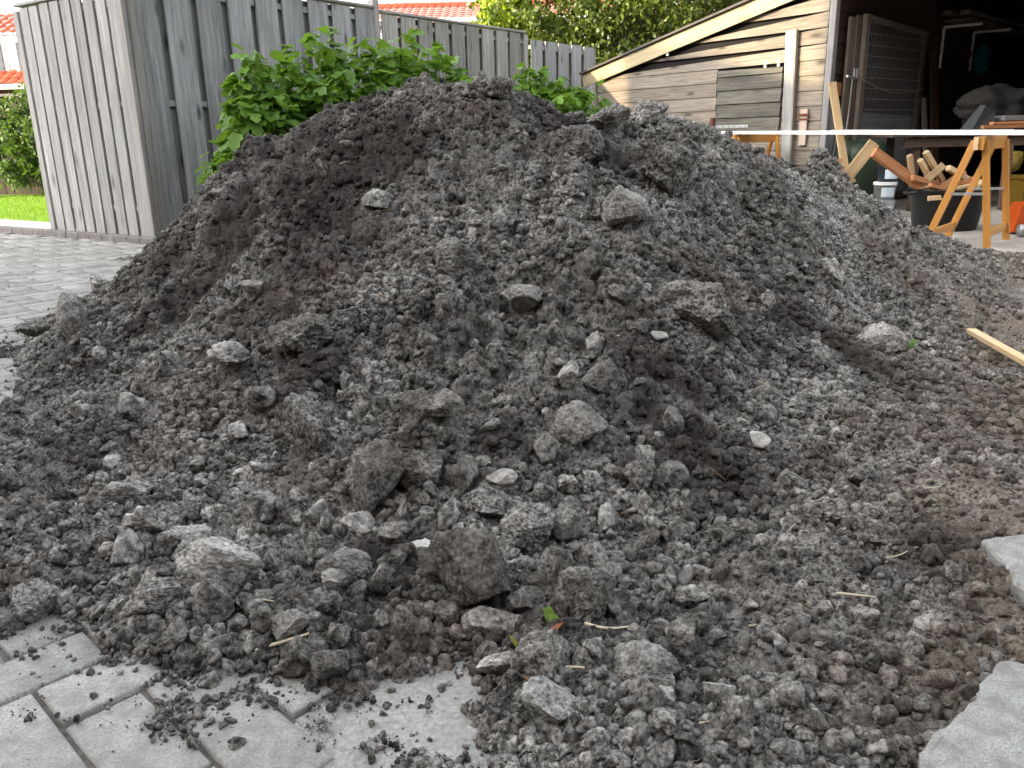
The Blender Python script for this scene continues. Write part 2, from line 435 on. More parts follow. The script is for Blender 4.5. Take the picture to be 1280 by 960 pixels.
nb = 46000; tt = rng.uniform(1.3, 9, nb); nn = rng.uniform(.76, 6.0, nb); B0 = KC[None] + kd[None] * tt[:, None] + kn[None] * nn[:, None]
an = rng.uniform(0, 6.28, nb); hh = rng.uniform(.02, .05, nb); w = .004
V = np.empty((nb, 3, 3)); dx = np.c_[np.cos(an), np.sin(an)] * w
V[:, 0, :2] = B0 - dx; V[:, 1, :2] = B0 + dx; V[:, 2, :2] = B0 + rng.normal(0, .012, (nb, 2)); V[:, :2, 2] = -.01; V[:, 2, 2] = hh
tag(link('grass', np_mesh('grass', V.reshape(-1, 3), np.arange(nb*3).reshape(-1, 3), leaf_mat('grass_blade', (.10, .20, .01), (.20, .32, .02), .4), rnd=np.repeat(rng.random(nb), 3))), 'short bright green grass of the lawn in the sun', 'grass', kind='stuff')

# ------------------------------------------------------------------ the soil heap: height from control points
CP = []
def cpx(u, v, Yd, dz=0): p = atY(u, v, Yd); CP.append((p[0], p[1], p[2] + dz))
def cxy(x, y, z): CP.append((x, y, z))
for (u, v, Yd) in [(110, 372, 3.75), (170, 342, 3.75), (205, 304, 3.7), (260, 240, 3.6), (300, 208, 3.55), (345, 182, 3.5), (380, 164, 3.45), (430, 142, 3.4), (500, 128, 3.3), (560, 112, 3.25),
                   (620, 108, 3.25), (680, 134, 3.3), (740, 154, 3.3), (790, 162, 3.3), (830, 154, 3.3), (870, 158, 3.35), (900, 174, 3.4), (940, 200, 3.5),
                   (990, 216, 3.7), (1030, 240, 3.8), (1100, 258, 4.1), (1150, 288, 4.35), (1185, 308, 4.6)]: cpx(u, v, Yd)
for (u, v, Yd) in [(600, 720, 1.35), (600, 600, 1.62), (600, 480, 1.98), (600, 380, 2.35), (600, 260, 2.72), (600, 180, 2.98),
                   (400, 700, 1.42), (400, 560, 1.80), (400, 430, 2.25), (400, 300, 2.8), (220, 720, 1.42), (220, 600, 1.78), (200, 480, 2.35), (220, 380, 2.85),
                   (60, 640, 1.72), (60, 540, 2.15), (80, 450, 2.9),
                   (780, 680, 1.5), (790, 560, 1.78), (800, 440, 2.12), (800, 330, 2.5), (800, 230, 2.9), (900, 400, 2.45), (980, 330, 2.95), (1000, 420, 2.55),
                   (900, 620, 1.7), (960, 520, 2.1), (1080, 330, 3.4), (1090, 420, 2.85)]: cpx(u, v, Yd)
for (u, v, z) in [(0, 560, .05), (0, 640, .05), (10, 710, .035), (90, 735, .03), (60, 680, .05), (150, 680, .06), (230, 700, .07), (170, 740, .045), (300, 740, .06), (170, 785, .035), (260, 800, .03), (340, 815, .03), (430, 832, .03)]:
    q = gnd(u, v, z); cxy(q[0], q[1], z)
for (u, v) in [(0, 470), (-140, 560), (-150, 700), (-20, 795), (100, 795), (170, 838), (330, 852), (450, 872), (560, 860), (20, 435), (170, 330), (100, 385)]:
    q = gnd(u, v); cxy(q[0], q[1], -.012)
for (u, v) in [(640, 870), (700, 950), (760, 830), (880, 800), (1000, 720), (1080, 640), (1190, 480), (1200, 620), (1205, 360), (900, 940), (1100, 900), (1270, 560), (1280, 430)]:
    q = gnd(u, v); cxy(q[0], q[1], .035)
for (x, y, z) in [(-2.9, 4.2, -.15), (-2.6, 5.2, -.15), (-1.2, 5.3, 0), (0, 5.4, 0), (1, 5.6, 0), (2, 5.9, 0), (3, 6.0, -.02), (-3.3, 2.4, -.2), (-3, 1.4, -.2), (-2, .9, -.2), (-.9, .6, -.12), (-.2, .5, -.09),
                  (.3, .5, .0), (1, .5, .03), (2, .6, .03), (2.5, 1.5, .03), (3, 2.6, .03), (3.3, 3.8, .02), (3.6, 5.0, -.01), (-.5, 4.4, .5), (.5, 4.5, .52), (1.4, 4.9, .3), (-1.4, 4.5, .3), (0, 3.6, .92), (-2.3, 4.3, .0),
                  (-.13, .93, -.03), (-.3, .98, -.03)]: cxy(x, y, z)
CP = np.array(CP)
def U(r2): return np.where(r2 > 1e-12, r2 * np.log(np.maximum(r2, 1e-12)), 0)
n = len(CP); K = U(((CP[:, None, :2] - CP[None, :, :2]) ** 2).sum(-1)) + np.eye(n) * .004
Pm = np.c_[np.ones(n), CP[:, :2]]; A = np.block([[K, Pm], [Pm.T, np.zeros((3, 3))]])
WT = np.linalg.solve(A, np.r_[CP[:, 2], 0, 0, 0])
def tps(P):
    out = np.zeros(len(P))
    for s0 in range(0, len(P), 40000):
        Q = P[s0:s0+40000]; out[s0:s0+40000] = U(((Q[:, None] - CP[None, :, :2]) ** 2).sum(-1)) @ WT[:n] + WT[n] + Q @ WT[n+1:]
    return out
def masks(P):
    m = np.zeros(len(P))  # moist peaty soil at the upper left, plus near-black patches added for contrast
    for (u, v, Yd, r_) in [(380, 210, 3.1, .42), (300, 250, 3.2, .3), (420, 250, 3.0, .25), (850, 540, 1.85, .2), (840, 450, 2.1, .16), (740, 165, 3.2, .25), (1150, 700, 1.4, .12), (720, 820, 1.15, .08), (230, 330, 3.1, .3), (150, 400, 2.9, .25), (480, 190, 3.1, .2), (380, 470, 2.1, .16), (330, 400, 2.5, .2), (1020, 420, 2.6, .28), (1000, 560, 1.9, .14), (920, 380, 2.5, .15), (600, 560, 1.75, .14), (480, 700, 1.4, .09), (640, 800, 1.2, .07), (80, 560, 2.0, .2), (560, 420, 2.25, .12)]:
        q = atY(u, v, Yd); m = np.maximum(m, (1 if Yd > 2.95 or u > 800 else .75) * np.exp(-((P[:, 0]-q[0])**2 + (P[:, 1]-q[1])**2) / (r_*r_)))
    m = np.clip(m * (.95 + .9 * fbm(P * 7, 4, 5)), 0, 1)
    xb = np.interp(P[:, 1], [.5, 1.38, 1.66, 2.65, 4.4, 6], [.75, .6, .85, 1.5, 2.5, 3.3])
    d = 1 / (1 + np.exp(-(P[:, 0] - xb + .18 * fbm(P * 3, 3, 6)) / .07))
    return m, np.clip(d * (.75 + .5 * fbm(P * 5, 3, 16)), 0, 1)
NX, NY = 1300, 800
gx = np.linspace(-3.0, 3.9, NX); gy = np.geomspace(.5, 6.2, NY)
X, Y = np.meshgrid(gx, gy); P2 = np.c_[X.ravel(), Y.ravel()]
H0 = tps(P2)
def dome(P, size, seed):
    wq = P + .25 * size * np.c_[fbm(P / size, 2, seed + 50), fbm(P / size + 9, 2, seed + 60)]
    d, s2, v = cells(wq / size, seed)
    return np.clip(s2 - d, 0, .6) / .6 * (.25 + v * v), v       # flat topped lumps with cracks between them
mask = 1 / (1 + np.exp(-(H0 + .01) / .012))
steep = np.clip((H0 - .03) / .25, 0, 1)
D = .040 * fbm(P2 * 2.6, 4, 11) * steep
lum = np.clip(.5 + fbm(P2 * 1.9, 3, 77), 0, 1)
dark_patch, dirt = masks(P2)
for size, amp, sd_ in ((.34, .075, 1), (.17, .062, 5), (.085, .036, 9)):
    a, v = dome(P2, size, sd_)
    D += amp * (a - .3) * (.25 + .75 * steep) * (.45 + .9 * lum)
D -= D[steep > .9].mean() + .012
D *= 1 - .75 * dirt * (1 - steep)
cy = np.interp(P2[:, 0], [-2.5, -1.5, 0, 1.2, 2.3, 3], [3.8, 3.6, 3.25, 3.5, 4.4, 4.8]); D *= 1 - .55 * np.exp(-((P2[:, 1] - cy) / .3) ** 2)
# heap of boulders near the front gives a coarser foot
H = H0 + D * (.35 + .65 * mask)
# footprint edge breaks up
H -= .02 * (1 - mask) * 1.5
GZ = H.reshape(NY, NX)
gyy = np.gradient(GZ, axis=0) / np.gradient(gy)[:, None]; gxx = np.gradient(GZ, axis=1) / (gx[1] - gx[0])
NR = np.stack([-gxx.ravel(), -gyy.ravel(), np.ones(NX * NY)], 1); NR /= np.linalg.norm(NR, axis=1)[:, None]
Q3 = np.c_[P2, H]
def knobs(P, size, seed):
    c3 = np.c_[P[:, 0] + .6 * P[:, 2], P[:, 1] + .8 * P[:, 2]] + .3 * size * np.c_[fbm(P / size, 2, seed), fbm(P / size + 5, 2, seed + 3)]
    d, s2, v = cells(c3 / size, seed); return np.sqrt(np.clip(s2 - d, 0, .6) / .6) * (.2 + v) - .35
fine = .013 * knobs(Q3, .05, 13) + .008 * knobs(Q3, .021, 21) + .010 * fbm(Q3 * 24, 4, 31, .62) + .012 * (.35 - np.abs(fbm(Q3 * 13, 4, 35, .6))) + .0045 * fbm(Q3 * 85, 2, 41, .7)
fine *= (1 - .6 * dirt * (1 - steep)) * (.45 + .55 * mask)
GZ = GZ + (fine * NR[:, 2]).reshape(NY, NX)
idx = np.arange(NX*NY).reshape(NY, NX)
Fq = np.stack([idx[:-1, :-1].ravel(), idx[:-1, 1:].ravel(), idx[1:, 1:].ravel(), idx[1:, :-1].ravel()], 1)
keep = (H.ravel()[Fq].max(1) > -.028)
Fq = Fq[keep]
HV = Q3 + NR * fine[:, None]
me = np_mesh('soil_heap', HV, Fq, m_soil, False, extra={'dark_patch': dark_patch, 'dirt': dirt})
tag(link('soil_heap', me), 'large heap of dug grey-black soil on the paving in front of the fence', 'soil heap')

def hz(x, y):
    fx = np.clip((np.asarray(x) - gx[0]) / (gx[1] - gx[0]), 0, NX - 1.001)
    fy = np.clip(np.log(np.maximum(np.asarray(y), .5) / .5) / math.log(6.2/.5) * (NY - 1), 0, NY - 1.001)
    i = fx.astype(int); j = fy.astype(int); a = fx - i; b = fy - j
    return (GZ[j, i]*(1-a)*(1-b) + GZ[j, i+1]*a*(1-b) + GZ[j+1, i]*(1-a)*b + GZ[j+1, i+1]*a*b)
def hit(u, v):
    d = ray(u, v); ts = np.arange(.5, 9, .004); Q = CAM + d[None] * ts[:, None]
    s = np.maximum(hz(Q[:, 0], Q[:, 1]), 0.0)
    ins = (Q[:, 0] > gx[0]) & (Q[:, 0] < gx[-1]) & (Q[:, 1] > .5) & (Q[:, 1] < 6.2)
    k = np.argmax((Q[:, 2] < np.where(ins, s, 0)))
    return Q[k], ts[k]

# pale fine sand trodden over the paving at the foot of the heap
sx = np.linspace(-.75, .12, 260); sy = np.linspace(.62, 1.25, 200); SX, SY = np.meshgrid(sx, sy); S2 = np.c_[SX.ravel(), SY.ravel()]
q1 = gnd(560, 900); ed = np.exp(-(((S2[:, 0]-q1[0]) / .2)**2 + ((S2[:, 1]-q1[1]) / .17)**2)); q3 = gnd(600, 860)
ed = np.maximum(ed, .8*np.exp(-(((S2[:, 0]-q3[0]) / .16)**2 + ((S2[:, 1]-q3[1]) / .07)**2)))
sz = .0185 * ed - .013 + .0018 * fbm(S2 * 34, 4, 8)
ii = np.arange(260*200).reshape(200, 260); Fs = np.stack([ii[:-1, :-1].ravel(), ii[:-1, 1:].ravel(), ii[1:, 1:].ravel(), ii[1:, :-1].ravel()], 1)
Fs = Fs[sz[Fs].max(1) > -.009]
m_dust = plain('pale_sand', (.30, .295, .275), .95, noise=.3, scale=110, bump=.8)
tag(link('sand', np_mesh('sand', np.c_[S2, sz], Fs, m_dust, True)), kind='structure')

# ------------------------------------------------------------------ clods
def ico(sub):
    bm = bmesh.new(); bmesh.ops.create_icosphere(bm, subdivisions=sub, radius=1); V = np.array([v.co[:] for v in bm.verts]); F = np.array([[v.index for v in f.verts] for f in bm.faces]); bm.free(); return V, F
ICO = {k: ico(k) for k in (1, 2, 3, 4, 5, 6)}
def rock(sub, seed, squash=(1, .8, .62), cuts=9, rough=.07, crumb=1.0):
    V, F = ICO[sub]; V = V.copy(); rs = np.random.default_rng(seed)
    V *= (1 + .16 * vnoise(V * 1.1 + seed, seed))[:, None]
    for _ in range(cuts):
        nn = rs.normal(size=3); nn /= np.linalg.norm(nn); d = rs.uniform(.42, .82); s = V @ nn
        V -= nn[None] * (np.maximum(0, s - d) * .97)[:, None]
    V *= np.array(squash)[None]
    rad_ = V / (np.linalg.norm(V, axis=1)[:, None] + 1e-9)
    disp = rough * (.55 * fbm(V * 3.2 + seed, 5 if sub > 3 else 2, seed, .6))
    if sub > 3: disp += rough * .30 * fbm(V * 16 + seed, 3, seed + 7, .7) + rough * .35 * (1 - np.abs(fbm(V * 7 + seed, 4, seed + 3, .6))) * crumb
    V += rad_ * disp[:, None]
    return V, F
def euler_m(a, b, c):
    return np.array(Matrix.Rotation(c, 3, 'Z') @ Matrix.Rotation(b, 3, 'Y') @ Matrix.Rotation(a, 3, 'X'))

# named clods: u, v, width px, height px, material, label, name, category, squash
BIG = [
 (388, 541, 62, 84, 'c', 'upright egg-shaped dark clod with a brown crusted top at left of centre', (1, .8, .8), .05),
 (521, 516, 50, 52, 'c', 'smooth rounded grey clod touching a flat tilted slab of soil', (1, .85, .85), .03),
 (556, 511, 52, 34, 'c', 'flat tilted slab of pale soil leaning on a rounded clod', (1, .7, .35), .03),
 (470, 607, 78, 74, 'c', 'smooth dark angular clod with a shaded flat face, middle of the lower slope', (1, .9, .9), .03),
 (534, 592, 64, 58, 'c', 'cracked grey clod split by a dark fissure just right of the dark angular clod', (1, .8, .7), .06),
 (630, 598, 38, 22, 'p', 'small pale stone lying alone above the group of large clods', (1, .7, .6), .04),
 (614, 635, 56, 42, 'c', 'dark crumbly clod just below the small pale stone', (1, .8, .7), .07),
 (663, 668, 62, 50, 'c', 'rounded dark clod between the largest clod and the smooth greenish one', (1, .85, .8), .06),
 (592, 722, 100, 96, 'c', 'largest clod of the heap, rough dark block near the foot', (1, .85, .88), .03),
 (713, 665, 50, 66, 's', 'smooth greenish-grey upright clod right of the rounded dark one', (.8, .8, 1), .025),
 (733, 752, 76, 72, 'c', 'rough wedge-shaped grey clod standing above the green leaf', (1, .8, .9), .06),
 (678, 826, 70, 60, 'c', 'angular dark clod resting just above the flat coarse stone', (1, .8, .75), .035),
 (687, 880, 76, 44, 's', 'flat oblong coarse grey stone lying at the edge of the sand', (1, .7, .45), .03),
 (615, 781, 64, 46, 'c', 'smooth grey clod wedged under the largest clod', (1, .8, .65), .025),
 (652, 757, 52, 46, 'c', 'small dark rounded clod at lower right of the largest clod', (1, .9, .8), .03),
 (690, 722, 36, 56, 'c', 'narrow upright dark shard between two large clods', (.6, .7, 1), .05),
 (531, 687, 56, 24, 'p', 'flat very pale piece of dried soil above the largest clod', (1, .7, .4), .04),
 (543, 718, 32, 52, 'd', 'pale upright flake at the left side of the largest clod', (.6, .6, 1), .05),
 (430, 710, 64, 40, 'd', 'pale flat-topped clod left of the largest clod', (1, .8, .55), .06),
 (283, 704, 96, 60, 'd', 'big pale grey block of soil near the lower left foot', (1, .75, .65), .03),
 (236, 680, 56, 44, 'd', 'pale crumbly clod behind the big pale block', (1, .8, .7), .05),
 (202, 748, 74, 50, 'c', 'broad grey clod lying at lower left, left of the big pale block', (1, .8, .6), .05),
 (265, 765, 52, 58, 'c', 'upright grey clod directly below the big pale block', (.9, .8, .95), .035),
 (298, 782, 40, 28, 'c', 'small tilted flake of soil right of the upright clod by the paving', (1, .7, .5), .04),
 (160, 624, 66, 36, 'd', 'low pale ridge-shaped clod on the left flank', (1, .7, .5), .05),
 (42, 757, 58, 46, 'c', 'dark rounded clod lying on the pavers at the lower left', (1, .9, .8), .06),
 (8, 782, 44, 40, 'c', 'dark clod cut by the left border of the photo on the pavers', (1, .9, .8), .06),
 (366, 782, 42, 30, 'd', 'whitish rough clod near the foot at lower left centre', (1, .8, .7), .06),
 (417, 833, 46, 40, 'c', 'dark rounded clod on the sandy edge of the pavers', (1, .9, .8), .06),
 (786, 268, 58, 46, 'd', 'large tilted flat slab high on the right of the heap', (1, .8, .55), .04),
 (655, 380, 50, 32, 'd', 'pale rounded clod in the middle of the upper slope', (1, .8, .6), .04),
 (755, 476, 46, 50, 'd', 'light clod with a rusty orange top right of centre', (.9, .8, .85), .05),
 (727, 541, 62, 54, 'd', 'large pale sloping clod right of centre', (1, .8, .75), .05),
 (682, 566, 32, 46, 'c', 'brown upright clod left of the large pale sloping one', (.75, .8, 1), .05),
 (866, 392, 104, 54, 'c', 'broad dark overhanging clod on the right shoulder of the heap', (1, .8, .5), .07),
 (836, 222, 72, 56, 'c', 'large brownish block just below the crest on the right', (1, .85, .75), .07),
 (812, 150, 44, 32, 'c', 'small dark crest clod in front of the shed wall', (1, .8, .7), .08),
 (716, 186, 66, 44, 'c', 'dark lumpy clod below the crest right of the peak', (1, .8, .65), .08),
 (757, 158, 56, 36, 'c', 'brown rooty clod on the crest left of the dark crest clod', (1, .8, .65), .08),
 (622, 118, 34, 26, 'c', 'dark root ball sticking up from the very top of the heap', (.9, .9, 1), .06),
 (320, 363, 34, 22, 'd', 'small pale clod on the upper left slope', (1, .8, .6), .05),
 (470, 252, 40, 22, 's', 'flat brownish stone lying high on the left slope', (1, .8, .35), .03),
 (1098, 425, 62, 36, 'd', 'smooth low boulder on the right flank', (1, .8, .55), .03),
 (946, 551, 26, 22, 'p', 'small bright stone on the fine soil right of centre', (1, .8, .7), .03),
 (991, 614, 36, 40, 'c', 'brown-topped small clod on the lower right slope', (.9, .8, .9), .06),
 (1022, 648, 60, 42, 'c', 'dark crumbly clod at the foot of the right slope', (1, .8, .65), .08),
 (1080, 600, 48, 32, 'c', 'dark clod with a ragged edge right of the brown-topped one', (1, .8, .6), .07),
 (852, 726, 20, 30, 'p', 'small pale knob of soil below the brown patch', (.8, .8, 1), .06),
 (96, 408, 34, 60, 'd', 'upright slab of soil at the far left end of the heap', (.6, .7, 1), .05),
 (52, 418, 44, 28, 'c', 'low clod on the pavers at the far left end of the heap', (1, .8, .6), .07),
 (824, 421, 20, 10, 'p', 'tiny white stone on the right shoulder', (1, .7, .5), .02),
 (570, 335, 56, 50, 'd', 'crumbly whitish clod in the centre of the upper slope', (1, .85, .8), .09),
 (895, 874, 34, 46, 'd', 'light grey pointed clod in the gravelly soil at lower right', (.8, .8, 1), .03),
 (262, 852, 24, 20, 'c', 'small dark clod lying alone on a paver', (1, .9, .85), .07),
 (297, 931, 17, 16, 'c', 'smallest dark crumb lying alone on the bottom paver', (1, .9, .9), .07),
 (800, 838, 80, 50, 'd', 'flat flaky clod beside the reddish soil at the bottom', (1, .8, .5), .05),
 (800, 600, 34, 36, 'c', 'grey clod below the brown patch, left of a pale twin', (.9, .8, .9), .05),
 (838, 600, 36, 32, 'd', 'pale rounded clod beside the brown patch', (1, .85, .8), .05),
 (985, 945, 44, 30, 'd', 'light rounded clod cut by the bottom border', (1, .85, .7), .05),
 (385, 425, 70, 46, 'c', 'wide dark clod with a deep shadow under it, upper left slope', (1, .8, .6), .09),
 (500, 665, 50, 30, 'c', 'flat dark clod under the angular clod', (1, .7, .5), .06),
]
MK = {'c': m_clod, 'd': m_dryclod, 's': m_stone, 'p': m_pale}
placed = []
for i, (u, v, wp, hp, mk, lab, sq, rg) in enumerate(BIG):
    Q, t_ = hit(u, v + hp * .1)
    dist = t_; r_ = max(wp, 8) / 2 / FPX * dist * 1.2
    V, F = rock(6 if wp > 44 else 5 if wp > 24 else 4, 100 + i, (1, 1, 1), 10, rg * 1.5 + .025)
    S = np.array([r_, r_ * sq[1] * 1.0, hp / 2 / FPX * dist * 1.28])
    V = V / np.abs(V).max(0)[None]
    rs = np.random.default_rng(i); ang = rs.uniform(-.25, .25, 2)
    V = (V * S) @ euler_m(ang[0] - .15, ang[1], rs.uniform(-.3, .3)).T
    nm = 'stone' if mk in 'sp' else 'soil_clod'
    o = link(nm, np_mesh(nm, V, F, MK[mk], False), loc=Q + np.array([0, -S[1] * .2, S[2] * .42]))
    tag(o, lab, 'stone' if mk in 'sp' else 'clod', 'large clods and stones on the heap')
    placed.append((Q[0], Q[1], r_))
placed = np.array(placed)

# medium clods: individuals sharing a few shapes
VAR = [np_mesh('clod_shape', *(lambda VF: (VF[0] / np.abs(VF[0]).max() * .02, VF[1]))(rock(5, 300 + k, (1, .85, .7), 11, .13)), m_clod) for k in range(9)]
VARD = []
for k in range(4):
    V, F = rock(5, 400 + k, (1, .8, .65), 11, .11); VARD.append(np_mesh('clod_shape', V / np.abs(V).max() * .02, F, m_dryclod))
LABS = {
 'foot': 'loose clod of soil among many others on the lower slope of the heap',
 'left': 'loose clod of soil among many others on the left flank of the heap',
 'right': 'loose clod of soil among many others on the right flank of the heap',
 'flat': 'rounded lump of soil in the gravelly dirt at the lower right',
}
cnt = 0; tries = 0; mids = []
rs = np.random.default_rng(55)
while cnt < 232 and tries < 9000:
    tries += 1
    z = rs.random()
    clus = rs.random() < .33
    if clus: u, v = [(rs.uniform(500, 790), rs.uniform(590, 880)), (rs.uniform(150, 350), rs.uniform(650, 810)), (rs.uniform(370, 520), rs.uniform(640, 830))][rs.integers(0, 3)]
    elif z < .5: u = rs.uniform(60, 860); v = rs.uniform(430, 840)
    elif z < .75: u = rs.uniform(700, 1270); v = rs.uniform(690, 955)
    else: u = rs.uniform(20, 1180); v = rs.uniform(150, 560)
    d = ray(u, v)
    Q, t_ = hit(u, v)
    if Q[1] > 4.6 or hz(Q[0], Q[1]) < .0: continue
    wp = min(74, 19 * (rs.random() + .01) ** (-1 / 1.9)) * (1.2 if (z < .5 and v > 540) else .8)
    if clus: wp = rs.uniform(30, 78)
    r_ = wp / 2 / FPX * t_
    if len(placed) and (np.hypot(placed[:, 0]-Q[0], placed[:, 1]-Q[1]) < (placed[:, 2] + r_) * (.62 if clus else .85)).any(): continue
    placed = np.r_[placed, [(Q[0], Q[1], r_)]]
    dryp = rs.random() < .2
    o = link('soil_clod', (VARD if dryp else VAR)[rs.integers(0, 4 if dryp else 9)], loc=(Q[0], Q[1] - r_ * .15, Q[2] + r_ * .38), rot=tuple(rs.uniform(0, 6.28, 3)), scale=(r_ * 50, r_ * 50 * rs.uniform(.75, 1), r_ * 50 * rs.uniform(.6, .95)))
    reg = 'flat' if (v > 680 and u > 760) else 'foot' if v > 520 else 'left' if u < 640 else 'right'
    tag(o, LABS[reg], 'clod', {'flat': 'lumps in the dirt at lower right', 'foot': 'loose clods on the lower slope', 'left': 'loose clods on the left flank', 'right': 'loose clods on the right flank'}[reg])
    cnt += 1

# small crumbs: nobody could count them
def merge(var, P, Rm, S, rr):
    V, F = var; nv = len(V)
    VV = np.einsum('nij,vj->nvi', Rm * S[:, None, :], V) + P[:, None, :]
    FF = F[None] + (np.arange(len(P)) * nv)[:, None, None]
    return VV.reshape(-1, 3), FF.reshape(-1, 3), np.repeat(rr, nv, axis=0)
def rotm(n_):
    q = rng.normal(size=(n_, 4)); q /= np.linalg.norm(q, axis=1)[:, None]; w_, x_, y_, z_ = q.T
    return np.stack([np.stack([1-2*(y_*y_+z_*z_), 2*(x_*y_-z_*w_), 2*(x_*z_+y_*w_)], -1), np.stack([2*(x_*y_+z_*w_), 1-2*(x_*x_+z_*z_), 2*(y_*z_-x_*w_)], -1), np.stack([2*(x_*z_-y_*w_), 2*(y_*z_+x_*w_), 1-2*(x_*x_+y_*y_)], -1)], 1)
NC = 360000
# density falls with the square of the distance from the front edge; a denser field on the heap than around it
cand = []
need = NC
while need > 0:
    k = 200000
    y = np.exp(rng.uniform(math.log(.55), math.log(5.2), k)); x = rng.uniform(-.80, .80, k) * (y + .15)
    hh = hz(x, y); h0 = tps(np.c_[x[:20000], y[:20000]]) if False else hh
    on = hh > .0
    # a scatter on the pavers that thins out away from the foot
    near = np.maximum.reduce([hz(x + dx, y + dy) for dx, dy in ((.10, .08), (-.1, .1), (.05, .05), (0, .14), (.18, .12))])
    pr = np.where(on, 1.0, np.where(near > .0, (.03 + .8 * np.clip(near / .05, 0, 1)) * np.clip(.45 + 1.6 * fbm(np.c_[x, y] * 11, 2, 67), .05, 1), .0015))
    pr = pr * np.where(on, np.clip(.75 + 1.3 * fbm(np.c_[x, y] * 5, 3, 66), .4, 1), 1)
    ok = rng.random(k) < pr
    x, y = x[ok], y[ok]; cand.append(np.c_[x, y]); need -= len(x)
XY = np.concatenate(cand)[:NC]
kill = np.zeros(NC, bool)
for (a_, b_, r_) in placed:
    kill |= (np.abs(XY[:, 0] - a_) < r_) & (np.abs(XY[:, 1] - b_) < r_) & (np.hypot(XY[:, 0] - a_, XY[:, 1] - b_) < r_ * .8)
mo_, di_ = masks(XY); kill |= (di_ > .5) & (XY[:, 1] > 1.4) & (rng.random(NC) < .6)
XY = XY[~kill]; mo_ = mo_[~kill]; di_ = di_[~kill]; NC = len(XY)
hh = hz(XY[:, 0], XY[:, 1]); onp = hh > 0
reg_ = np.exp(1.1 * fbm(XY * 2.7, 3, 123)); rp = .85 * (rng.random(NC) + .0012) ** (-1 / 1.5) * np.clip(reg_, .5, 1.9)
flat = (XY[:, 0] > .15) & (hh < .09)
rp = np.minimum(rp, 14) * np.where(flat, 1.3, 1) * np.where((di_ > .5) & (XY[:, 1] > 1.4), .55, 1)
rad_m = rp / FPX * np.hypot(XY[:, 1], .8 - hh); rad_m = np.minimum(rad_m, .021)
rad_m = np.where(onp, rad_m, np.minimum(rad_m * .5, .008))
PZ = np.maximum(hh, 0) + rad_m * np.where(onp, .25, .55)
P3 = np.c_[XY, PZ]; rr = rng.random(NC) ** 1.3
tiny = rp < 1.7; sm = (rp < 3.4) & ~tiny; parts = []
ICO[0] = (np.array([(1, 0, 0), (-1, 0, 0), (0, 1, 0), (0, -1, 0), (0, 0, 1), (0, 0, -1.)]), np.array([(0, 2, 4), (2, 1, 4), (1, 3, 4), (3, 0, 4), (2, 0, 5), (1, 2, 5), (3, 1, 5), (0, 3, 5)]))
for lvl, sel, nvar in ((0, tiny, 5), (1, sm, 5), (2, (rp >= 3.4) & (rp < 9), 7), (3, rp >= 9, 7)):
    ids = np.nonzero(sel)[0]; grp = rng.integers(0, nvar, len(ids))
    for k in range(nvar):
        q = ids[grp == k]
        if len(q) == 0: continue
        V, F = rock(lvl, 700 + lvl * 20 + k, (1, .85, .7), 6, .14 if lvl > 1 else .2)
        V = V / np.abs(V).max()
        s3 = rad_m[q][:, None] * rng.uniform(.7, 1.15, (len(q), 3))
        parts.append(merge((V, F), P3[q], rotm(len(q)), s3, np.c_[rr, mo_, di_][q]))
off = 0; VV = []; FF = []; RR = []
for v_, f_, r_ in parts: VV.append(v_); FF.append(f_ + off); RR.append(r_); off += len(v_)
tag(link('soil_crumbs', np_mesh('soil_crumbs', np.concatenate(VV), np.concatenate(FF), m_crumb, False, rnd=np.concatenate(RR)[:, 0], extra={'dark_patch': np.concatenate(RR)[:, 1], 'dirt': np.concatenate(RR)[:, 2]})), 'small crumbs of soil covering the heap and scattered at its foot', 'soil crumbs', kind='stuff')

# dry roots and straws lying on the soil
m_root = plain('dry_root', (.55, .47, .34), .9, noise=.25); m_root2 = plain('brown_root', (.17, .11, .07), .9, noise=.25)
TW = [(898, 602, 34, 60), (1055, 668, 30, 80), (990, 668, 24, 70), (785, 650, 36, -60), (800, 440, 22, 75), (770, 425, 26, 70), (490, 385, 30, 10), (525, 460, 22, 80), (395, 515, 18, 0), (430, 650, 24, 60), (960, 490, 26, 25), (1160, 618, 30, 20), (1120, 590, 40, 15),
      (300, 580, 20, 30), (240, 400, 24, 55), (480, 270, 30, 5), (418, 205, 14, 70), (430, 210, 16, 50), (910, 850, 30, 70), (925, 870, 22, 85), (880, 915, 30, 60), (1010, 770, 26, -40), (1070, 755, 50, -15), (1120, 700, 26, 30), (1180, 720, 30, 25), (760, 800, 60, 5), (720, 850, 55, -20),
      (560, 795, 30, 3), (590, 700, 24, 40), (340, 760, 26, 40), (590, 520, 20, 60), (1040, 560, 22, 60), (940, 790, 30, 70), (820, 710, 26, 60), (500, 560, 18, 70), (700, 330, 26, 85), (640, 470, 20, 40), (355, 820, 70, -12), (150, 690, 20, 50), (870, 960, 24, 60)]
